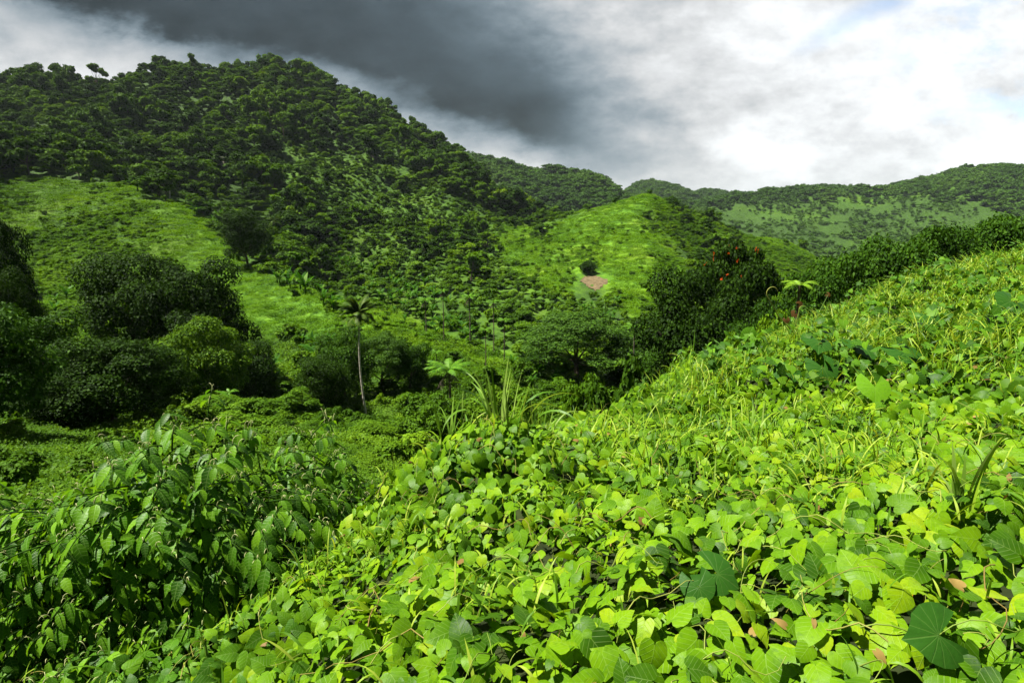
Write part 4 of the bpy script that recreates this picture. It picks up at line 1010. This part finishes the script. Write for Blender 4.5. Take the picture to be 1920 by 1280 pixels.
dead_tree(38, 288, 1.5, 'bleached bare tree with spreading branches at the upper left edge', 1)
dead_tree(548, 432, .8, 'leafless grey tree right of the short coconut palm', 2)
dead_tree(513, 335, .8, 'pale dead trunk standing in the forest on the mountain', 3)
pl = [(1085, 527), (1095, 518), (1115, 515), (1130, 520), (1141, 527), (1134, 538), (1118, 547), (1104, 540)]
g_ = np.array([(x, y) for y in np.arange(513, 549, 1.5) for x in np.arange(1083, 1143, 2.0)]); ok = inpoly(g_[:, 0] + 3 * fbm(g_[:, 0] / 4, g_[:, 1] / 4, 3) * 2, g_[:, 1] + 3 * fbm(g_[:, 0] / 4 + 9, g_[:, 1] / 4, 3), pl)
nyy, nxx = 24, 30; g_ = g_.reshape(24, 30, 2); ok = ok.reshape(24, 30); pv = np.array([[hit(*g_[i, j]) + np.array([0, -.12, .16]) for j in range(30)] for i in range(24)]).reshape(-1, 3)
fs = [(i * 30 + j, i * 30 + j + 1, i * 30 + j + 31, i * 30 + j + 30) for i in range(23) for j in range(29) if ok[i, j] and ok[i + 1, j + 1] and ok[i, j + 1] and ok[i + 1, j]]
so_ = obj('bare_soil', mk_mesh('bare_soil', pv, np.array(fs), M['soil'], smooth=True)); tag(so_, 'patch of bare brown earth at the foot of the cone hill', 'soil', kind='structure')

# ================================================================== scattered woods
def gn_scatter(name, protos, pos, scl, rotz, idx, label, cat):
    """one object whose points carry copies of the given meshes"""
    me = bpy.data.meshes.new(name); me.vertices.add(len(pos)); me.vertices.foreach_set('co', np.asarray(pos, np.float32).ravel())
    a = me.attributes.new('scl', 'FLOAT_VECTOR', 'POINT'); a.data.foreach_set('vector', np.asarray(scl, np.float32).ravel())
    a = me.attributes.new('rz', 'FLOAT', 'POINT'); a.data.foreach_set('value', np.asarray(rotz, np.float32))
    a = me.attributes.new('idx', 'INT', 'POINT'); a.data.foreach_set('value', np.asarray(idx, np.int32))
    me.update(); o = obj(name, me); tag(o, label, cat, kind='stuff')
    ng = bpy.data.node_groups.new(name, 'GeometryNodeTree'); ng.interface.new_socket('Geometry', in_out='INPUT', socket_type='NodeSocketGeometry'); ng.interface.new_socket('Geometry', in_out='OUTPUT', socket_type='NodeSocketGeometry')
    N = ng.nodes; Lk = ng.links.new; gi = N.new('NodeGroupInput'); go = N.new('NodeGroupOutput')
    jn = N.new('GeometryNodeJoinGeometry')
    for p in protos:
        oi = N.new('GeometryNodeObjectInfo'); oi.inputs['Object'].default_value = p; oi.inputs['As Instance'].default_value = True; oi.transform_space = 'ORIGINAL'
        Lk(oi.outputs['Geometry'], jn.inputs[0])
    ip = N.new('GeometryNodeInstanceOnPoints'); ip.inputs['Pick Instance'].default_value = True
    def na(nm, ty):
        q = N.new('GeometryNodeInputNamedAttribute'); q.data_type = ty; q.inputs['Name'].default_value = nm; return q.outputs['Attribute']
    cx_ = N.new('ShaderNodeCombineXYZ'); Lk(na('rz', 'FLOAT'), cx_.inputs[2])
    Lk(gi.outputs[0], ip.inputs['Points']); Lk(jn.outputs[0], ip.inputs['Instance']); Lk(na('idx', 'INT'), ip.inputs['Instance Index'])
    Lk(cx_.outputs[0], ip.inputs['Rotation']); Lk(na('scl', 'FLOAT_VECTOR'), ip.inputs['Scale']); Lk(ip.outputs[0], go.inputs[0])
    md_ = o.modifiers.new('scatter', 'NODES'); md_.node_group = ng
    return o
def grid_pts(x0, x1, y0, y1, d, jt=.45):
    nx, ny = int((x1 - x0) / d), int((y1 - y0) / d); X_, Y_ = np.meshgrid(np.arange(nx), np.arange(ny))
    x = x0 + (X_.ravel() + .5 + rng.uniform(-jt, jt, nx * ny)) * d; y = y0 + (Y_.ravel() + .5 + rng.uniform(-jt, jt, nx * ny)) * d
    k = (x > -1.1 * y - 10) & (x < 1.15 * y + 10); x, y = x[k], y[k]
    z = np.array([ground(a_, b_) for a_, b_ in zip(x, y)]); return np.stack([x, y, z], 1)
def visible(P, h):
    r = []
    for p, hh in zip(P, h):
        q = Vector((p[0], p[1], p[2] + hh)); L = q.length; a_ = BT.ray_cast(Vector((0, 0, 0)), q.normalized(), L - 3.0); r.append(a_[0] is None)
    return np.array(r)

# forest on the mountain and in the gullies
P = grid_pts(-640, 330, 88, 580, 5.6, 1.1); px, py = project(P)
mea = in_any(P, MEADOW, 7); lw = in_any(P, LIGHTWOOD, 12)
n1 = fbm(P[:, 0] / 25, P[:, 1] / 25, 3)
keep = ~mea & (rng.random(len(P)) < np.where(lw, .44 + .8 * n1, .95))
near_m = inpoly(px, py, [(0, 560), (700, 560), (1000, 640), (1000, 720), (0, 720)]) & (P[:, 1] < 125)
keep &= ~near_m
keep &= ~inpoly(px, py, [(1072, 505), (1150, 505), (1156, 585), (1068, 585)])
P = P[keep]; lw = lw[keep]; px = px[keep]; py = py[keep]
hgt = np.clip(6.3 * np.exp(rng.normal(size=len(P)) * .40 + .9 * fbm(P[:, 0] / 28 + 60, P[:, 1] / 28, 3)), 2.6, 17) * np.where(lw, .6, 1.0)
hgt *= np.where((px > 1030) & (px < 1600), .48, 1)
crest = np.interp(P[:, 1], [88, 130, 200, 560], [.62, .75, 1, 1.1]); hgt *= crest
wid = hgt * np.exp(rng.normal(size=len(P)) * .25 + .12); wid = np.clip(wid, 2.5, 14)
nl = fbm(P[:, 0] / 30 + 3, P[:, 1] / 30, 3); lt = rng.random(len(P)) < np.where(lw, .85, .20) + .9 * nl
idx = np.where(lt, rng.integers(4, 6, len(P)), rng.integers(0, 4, len(P))); rz = rng.uniform(0, 6.28, len(P))
vis = visible(P, hgt); scr = hgt / np.linalg.norm(P, axis=1) * (vis & (px > 0) & (px < 1920) & (py > 0))
order = np.argsort(-scr); NI = 262
LAND = [(1205, 365, 'the top of the cone hill'), (1113, 530, 'the bare soil patch'), (1085, 640, 'the umbrella-shaped rain tree'), (1350, 540, 'the red-flowered tree'),
 (514, 430, 'the short coconut palm'), (680, 600, 'the tall coconut palm'), (915, 335, 'the grey cliff'), (232, 290, 'the utility pole'), (38, 275, 'the bleached bare tree'),
 (375, 620, 'the sunlit-topped tree'), (320, 350, 'the small palm on the ridge'), (842, 700, 'the large tree fern'), (700, 520, 'the banana grove'), (1000, 420, 'the saddle'), (1530, 480, 'the glossy crest trees'), (240, 560, 'the dark twin trees')]
def where(px, py):
    q = min(LAND, key=lambda l: math.hypot(l[0] - px, (l[1] - py) * 1.3)); dx, dy = px - q[0], py - q[1]; far = math.hypot(dx, dy)
    rel = ('right of ' if dx > 0 else 'left of ') if abs(dx) > abs(dy) else ('below ' if dy > 0 else 'above ')
    return ('well ' if far > 110 else 'close ' if far < 45 and rel[0] in 'ab' else 'just ') + rel + q[2] if far > 12 else 'at ' + q[2]
def region_label(px, py, y):
    if px > 1000 and y > 140: return ('forest tree on the wooded flank of the cone hill', 'trees on the cone hill')
    if px < 420: return ('forest tree on the slope above the left meadow', 'trees above the left meadow')
    if y < 150: return ('low tree in the mixed wood of the valley bottom', 'trees in the valley bottom')
    return ('forest tree in the gully at the foot of the big mountain', 'trees at the foot of the mountain')
MIDO = []
for c_, i in enumerate(order[:NI]):
    lb, gp = region_label(px[i], py[i], P[i, 1]); lb = ('tall ' if hgt[i] > 7 else 'small ' if hgt[i] < 4 else 'mid-sized ') + ('spreading ' if wid[i] > hgt[i] * 1.15 else 'narrow ' if wid[i] < hgt[i] * .92 else '') + 'tree ' + {'trees on the cone hill': 'on the cone hill flank ', 'trees above the left meadow': 'above the meadow ', 'trees in the valley bottom': 'in the valley ', 'trees at the foot of the mountain': 'on the mountain foot '}[gp] + where(px[i], py[i]); t = thing('forest_tree', lb, 'tree', tuple(P[i] - [0, 0, .3]), gp, rz[i], (wid[i], wid[i], hgt[i]))
    cm, tm = MID[idx[i]]; co = obj('crown', cm, t); obj('trunk', tm, t)
    if len(MIDO) < 6 and all(m_.data != cm for m_ in MIDO): MIDO.append(co)
q = order[NI:]; MIDO.sort(key=lambda o: o.data.name)
print('forest', len(P), 'visible', vis.sum())
gn_scatter('forest', MIDO, P[q] - [0, 0, .3], np.stack([wid[q], wid[q], hgt[q]], 1), rz[q], idx[q] % len(MIDO), 'dense dark rainforest covering the big mountain and gullies', 'forest')

# far hills
P = grid_pts(-700, 1900, 600, 1680, 9); px, py = project(P)
far_open = in_any(P, [[(1240, 400), (1400, 378), (1540, 368), (1700, 366), (1800, 375), (1960, 400), (1960, 520), (1560, 510), (1300, 500)]], 9)
n1 = fbm(P[:, 0] / 45, P[:, 1] / 45, 4)
keep = (rng.random(len(P)) < np.where(far_open, .78 + 2.0 * n1, 1.0)); P = P[keep]; fo = far_open[keep]
v = visible(P, np.full(len(P), 14.)); P = P[v]; fo = fo[v]
if True:
    E = np.repeat(P[~fo], 1, 0) + np.c_[rng.uniform(-6, 6, ((~fo).sum(), 2)), np.zeros((~fo).sum())]; E[:, 2] = [ground(a_, b_) for a_, b_ in E[:, :2]]
    P = np.concatenate([P, E]); fo = np.r_[fo, np.zeros(len(E), bool)]
hgt = rng.uniform(5, 12, len(P)) * np.where(fo, rng.uniform(.25, .75, len(P)), 1); wid = hgt * rng.uniform(1.0, 1.9, len(P))
LOO = []
pt = P[0]
order = np.argsort(-hgt / np.linalg.norm(P, axis=1)); 
for c_, i in enumerate(order[:12]):
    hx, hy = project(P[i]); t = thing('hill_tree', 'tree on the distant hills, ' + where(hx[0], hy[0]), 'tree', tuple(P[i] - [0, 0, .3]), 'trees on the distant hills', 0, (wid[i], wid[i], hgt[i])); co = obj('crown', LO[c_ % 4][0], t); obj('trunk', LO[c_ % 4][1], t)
    if c_ < 4: LOO.append(co)
q = order[12:]
print('far', len(P))
gn_scatter('distant_forest', LOO, P[q] - [0, 0, .3], np.stack([wid[q], wid[q], hgt[q]], 1), rng.uniform(0, 6.28, len(q)), rng.integers(0, 4, len(q)), 'woods and scattered trees on the distant hills', 'forest')

# scrub: small shrubs on open ground
P = grid_pts(-420, 330, 60, 420, 4.0); px, py = project(P); mea = in_any(P, MEADOW, 7); lw = in_any(P, LIGHTWOOD, 12)
n1 = fbm(P[:, 0] / 14 + 9, P[:, 1] / 14, 3)
cone = (px > 1000) & (px < 1600) & (py < 620)
spur = inpoly(px, py, [(0, 300), (300, 380), (420, 520), (300, 600), (0, 600)])
strip = inpoly(px, py, [(330, 400), (420, 470), (640, 600), (640, 640), (500, 600), (380, 500)])
pr = np.where(mea, .10 + .5 * np.clip(n1, 0, 1), .5); pr = np.where(spur, .42 + 1.1 * n1, pr); pr = np.where(cone & mea, .14 + .8 * np.clip(n1 - .05, 0, 1), pr); pr = np.where(strip, .02, pr); pr = np.where(lw, .85, pr)
topcone = inpoly(px, py, [(1060, 410), (1205, 358), (1260, 400), (1120, 430)]) | inpoly(px, py, MEADOW[4]); pr = np.where(topcone, .8, pr)
soilp = inpoly(px, py, [(1076, 508), (1148, 508), (1150, 562), (1072, 562)])
pr = np.where(P[:, 1] < 90, .3 + .5 * n1, pr); pr = np.where(topcone, .30 + .9 * n1 + .5 * (px > 1215), pr)
k = (rng.random(len(P)) < pr) & ~soilp & (P[:, 1] > 70); P = P[k]; px = px[k]; py = py[k]; mea = mea[k]; topcone = topcone[k]; spur = spur[k]
hgt = rng.uniform(1.0, 2.6, len(P)) * np.where(mea, .75, 1.3) * np.where(topcone, .8, 1) * np.where(spur, .8, 1); wid = hgt * rng.uniform(1.0, 2.0, len(P))
vis = visible(P, hgt); scr = hgt / np.linalg.norm(P, axis=1) * (vis & mea & (px > 0) & (px < 1920)); order = np.argsort(-scr); idx = rng.integers(0, 5, len(P)); rz = rng.uniform(0, 6.28, len(P)); SHO = []
NS = 240
for c_, i in enumerate(order[:NS]):
    if px[i] > 1000: lb, gp = 'low shrub on the open green flank of the cone hill', 'shrubs on the cone hill'
    elif px[i] > 560: lb, gp = 'low shrub on the lower meadow strip', 'shrubs on the lower meadow'
    else: lb, gp = 'low shrub in the grass of the left meadow slope', 'shrubs on the left meadow slope'
    lb = ('tall ' if hgt[i] > 1.6 else 'low ') + ('wide ' if wid[i] > hgt[i] * 1.6 else 'round ') + 'shrub ' + {'shrubs on the cone hill': 'on the cone hill ', 'shrubs on the lower meadow': 'on the lower meadow ', 'shrubs on the left meadow slope': 'on the left meadow '}[gp] + where(px[i], py[i])
    t = thing('low_shrub', lb, 'shrub', tuple(P[i] - [0, 0, .15]), gp, rz[i], (wid[i], wid[i], hgt[i])); co = obj('foliage', SHR[idx[i]][0], t)
    if len(SHO) < 5 and all(m_.data != SHR[idx[i]][0] for m_ in SHO): SHO.append(co)
q = order[NS:]
print('scrub', len(P))
gn_scatter('scrub', SHO, P[q] - [0, 0, .15], np.stack([wid[q], wid[q], hgt[q]], 1), rz[q], idx[q] % len(SHO), 'scrubby undergrowth over the slopes and valley sides', 'scrub')

# knee-high bushes over the valley floor
P = grid_pts(-75, 75, 12, 72, 1.5); px, py = project(P); n1 = fbm(P[:, 0] / 5 + 3, P[:, 1] / 5, 3)
openf = inpoly(px, py, [(0, 780), (330, 790), (420, 830), (300, 900), (0, 900)]) | inpoly(px, py, [(470, 800), (640, 760), (700, 880), (640, 960), (560, 880)])
k = (rng.random(len(P)) < np.where(openf, .30 + .6 * n1, .46 + .9 * n1)) & ((bank_z(P[:, 0], P[:, 1]) < P[:, 2] - .2)); P = P[k]; v = visible(P, np.full(len(P), 1.)); P = P[v]
hgt = rng.uniform(.5, 1.6, len(P)) * np.interp(P[:, 1], [12, 60], [.7, 1.25]); wid = hgt * rng.uniform(1.0, 1.8, len(P)); print('undergrowth', len(P))
gn_scatter('undergrowth', SHO, P - [0, 0, .1], np.stack([wid, wid, hgt], 1), rng.uniform(0, 6.28, len(P)), rng.integers(0, 5, len(P)) % len(SHO), 'knee-high leafy undergrowth on the valley floor', 'undergrowth')

# ground cover: patches of small leaves over the near valley and meadows
def patch(seed, n, leaf, mat, spread=.5, hz=.16):
    r = np.random.default_rng(seed); p = np.c_[r.uniform(-spread, spread, (n, 2)), r.random(n) ** .7 * hz]; p[:, 2] *= 1 - (p[:, 0] ** 2 + p[:, 1] ** 2) / (2 * spread ** 2)
    nn_ = r.normal(size=(n, 3)) * .45 + [0, -.1, 1]; return Acc().add(*leaves(CARD, p, nn_, r.normal(size=(n, 3)), leaf * r.uniform(.6, 1.3, n))).mesh('patch', mat)
def patch_thing(mesh, px, py, label):
    h = hit(px, py); t = thing('ground_plant', label, 'plant', tuple(h)); return obj('leaves', mesh, t)
PA = [patch_thing(patch(200 + i, 260, .085, M['cover'], .6, .40), 620 + i * 22, 880, lb) for i, lb in enumerate(['low leafy plant in the hollow behind the creeper bank', 'low leafy plant in the hollow, a step to the right', 'low leafy plant in the hollow nearest the mound'])]
PB = [patch_thing(patch(210 + i, 240, .10, M['meadow_tuft'], .6, .22), 500 + i * 30, 575 + i * 20, lb) for i, lb in enumerate(['tuft of grass on the upper meadow strip', 'tuft of grass halfway along the meadow strip', 'tuft of grass low on the meadow strip'])]
def cover(name, protos, y0, y1, d0, hs, label, fltr=None, n_p=3):
    out = []
    for a_, b_, d in d0:
        out.append((grid_pts(-1.05 * b_ - 5, 1.1 * b_, a_, b_, d), d))
    P = np.concatenate([p for p, d in out]); S = np.concatenate([np.full(len(p), d * 1.35) for p, d in out])
    px, py = project(P); k = (px > -250) & (px < 2150); bz = bank_z(P[:, 0], P[:, 1]); k &= (bz < P[:, 2] + .3) | (P[:, 1] > 24)
    if fltr is not None: k &= fltr(P, px, py)
    P = P[k]; S = S[k]; P = P[:]; v = visible(P, np.full(len(P), .6)); P = P[v]; S = S[v]; print(name, len(P))
    S = S * rng.uniform(.75, 1.3, len(P)); H = S * rng.uniform(.6, 1.3, len(P)) * hs
    gn_scatter(name, protos, P - [0, 0, .03], np.stack([S, S, H], 1), rng.uniform(0, 6.28, len(P)), rng.integers(0, n_p, len(P)), label, 'ground cover')
cover('ground_cover', PA, 6, 90, [(6, 30, .75), (30, 60, 1.25), (60, 95, 1.9)], 1.0, 'leafy ground cover over the valley floor')
herb_f = lambda P, px, py: ~inpoly(px, py, [(1080, 510), (1145, 510), (1147, 552), (1078, 552)]) & herb_g(P, px, py)
herb_g = lambda P, px, py: (rng.random(len(P)) < .6 + 1.2 * fbm(P[:, 0] / 20, P[:, 1] / 20, 3)) & in_any(P, [[(-300, 300), (200, 330), (290, 400), (330, 480), (350, 560), (300, 640), (-300, 640)], [(600, 540), (760, 590), (980, 690), (900, 720), (640, 620)]], 7) | inpoly(px, py, [(1225, 372), (1340, 420), (1560, 500), (1560, 600), (1300, 600), (1290, 480), (1235, 425)]) | (in_any(P, MEADOW[2:3], 5) & (rng.random(len(P)) < .08 + .6 * fbm(P[:, 0] / 12, P[:, 1] / 12, 3)))
HB = []
for i, lb in enumerate(['herb clump on the upper left meadow near the forest edge', 'herb clump in the middle of the left meadow', 'herb clump low on the left meadow above the dark trees']):
    h = hit(180 + i * 50, 400 + i * 35); t = thing('herb_clump', lb, 'plant', tuple(h)); a_, c_, r_ = crown_acc(300 + i, 900, .10, 'round', 9, .0); norm_acc(a_); HB.append(obj('leaves', a_.mesh('herb_clump', M['meadow_tuft']), t)); t.scale = (1.6, 1.6, .9)
cover('herbs', HB + PA[:1], 70, 350, [(60, 150, 1.5), (150, 350, 1.9)], .55, 'knee-high herbs and creepers over the grassy slopes', herb_f, 4)
meadow_f = lambda P, px, py: in_any(P, MEADOW, 7) & ~inpoly(px, py, [(1080, 510), (1145, 510), (1147, 552), (1078, 552)])
cover('meadow_grass', PB, 90, 350, [(60, 150, 1.6), (150, 350, 2.4)], .9, 'rough grass and low herbs on the open meadows', meadow_f)

# ------------------------------------------------------------------ thin haze in the air
hz = bpy.data.materials.new('haze'); hz.use_nodes = True; nt = hz.node_tree; nt.nodes.clear()
o_ = nt.nodes.new('ShaderNodeOutputMaterial'); v_ = nt.nodes.new('ShaderNodeVolumePrincipled'); v_.inputs['Color'].default_value = (.80, .92, 1.0, 1); v_.inputs['Density'].default_value = 0.00004; v_.inputs['Anisotropy'].default_value = 0.2
nt.links.new(v_.outputs[0], o_.inputs['Volume'])
bx = np.array([(x, y, z) for x in (-6500, 6500) for y in (-60, 6600) for z in (-110, 215)], float)
hb = obj('haze', mk_mesh('haze', bx, np.array([(0, 1, 3, 2), (4, 6, 7, 5), (0, 4, 5, 1), (2, 3, 7, 6), (0, 2, 6, 4), (1, 5, 7, 3)]), hz)); tag(hb, 'thin haze over the far hills', 'haze', kind='stuff')
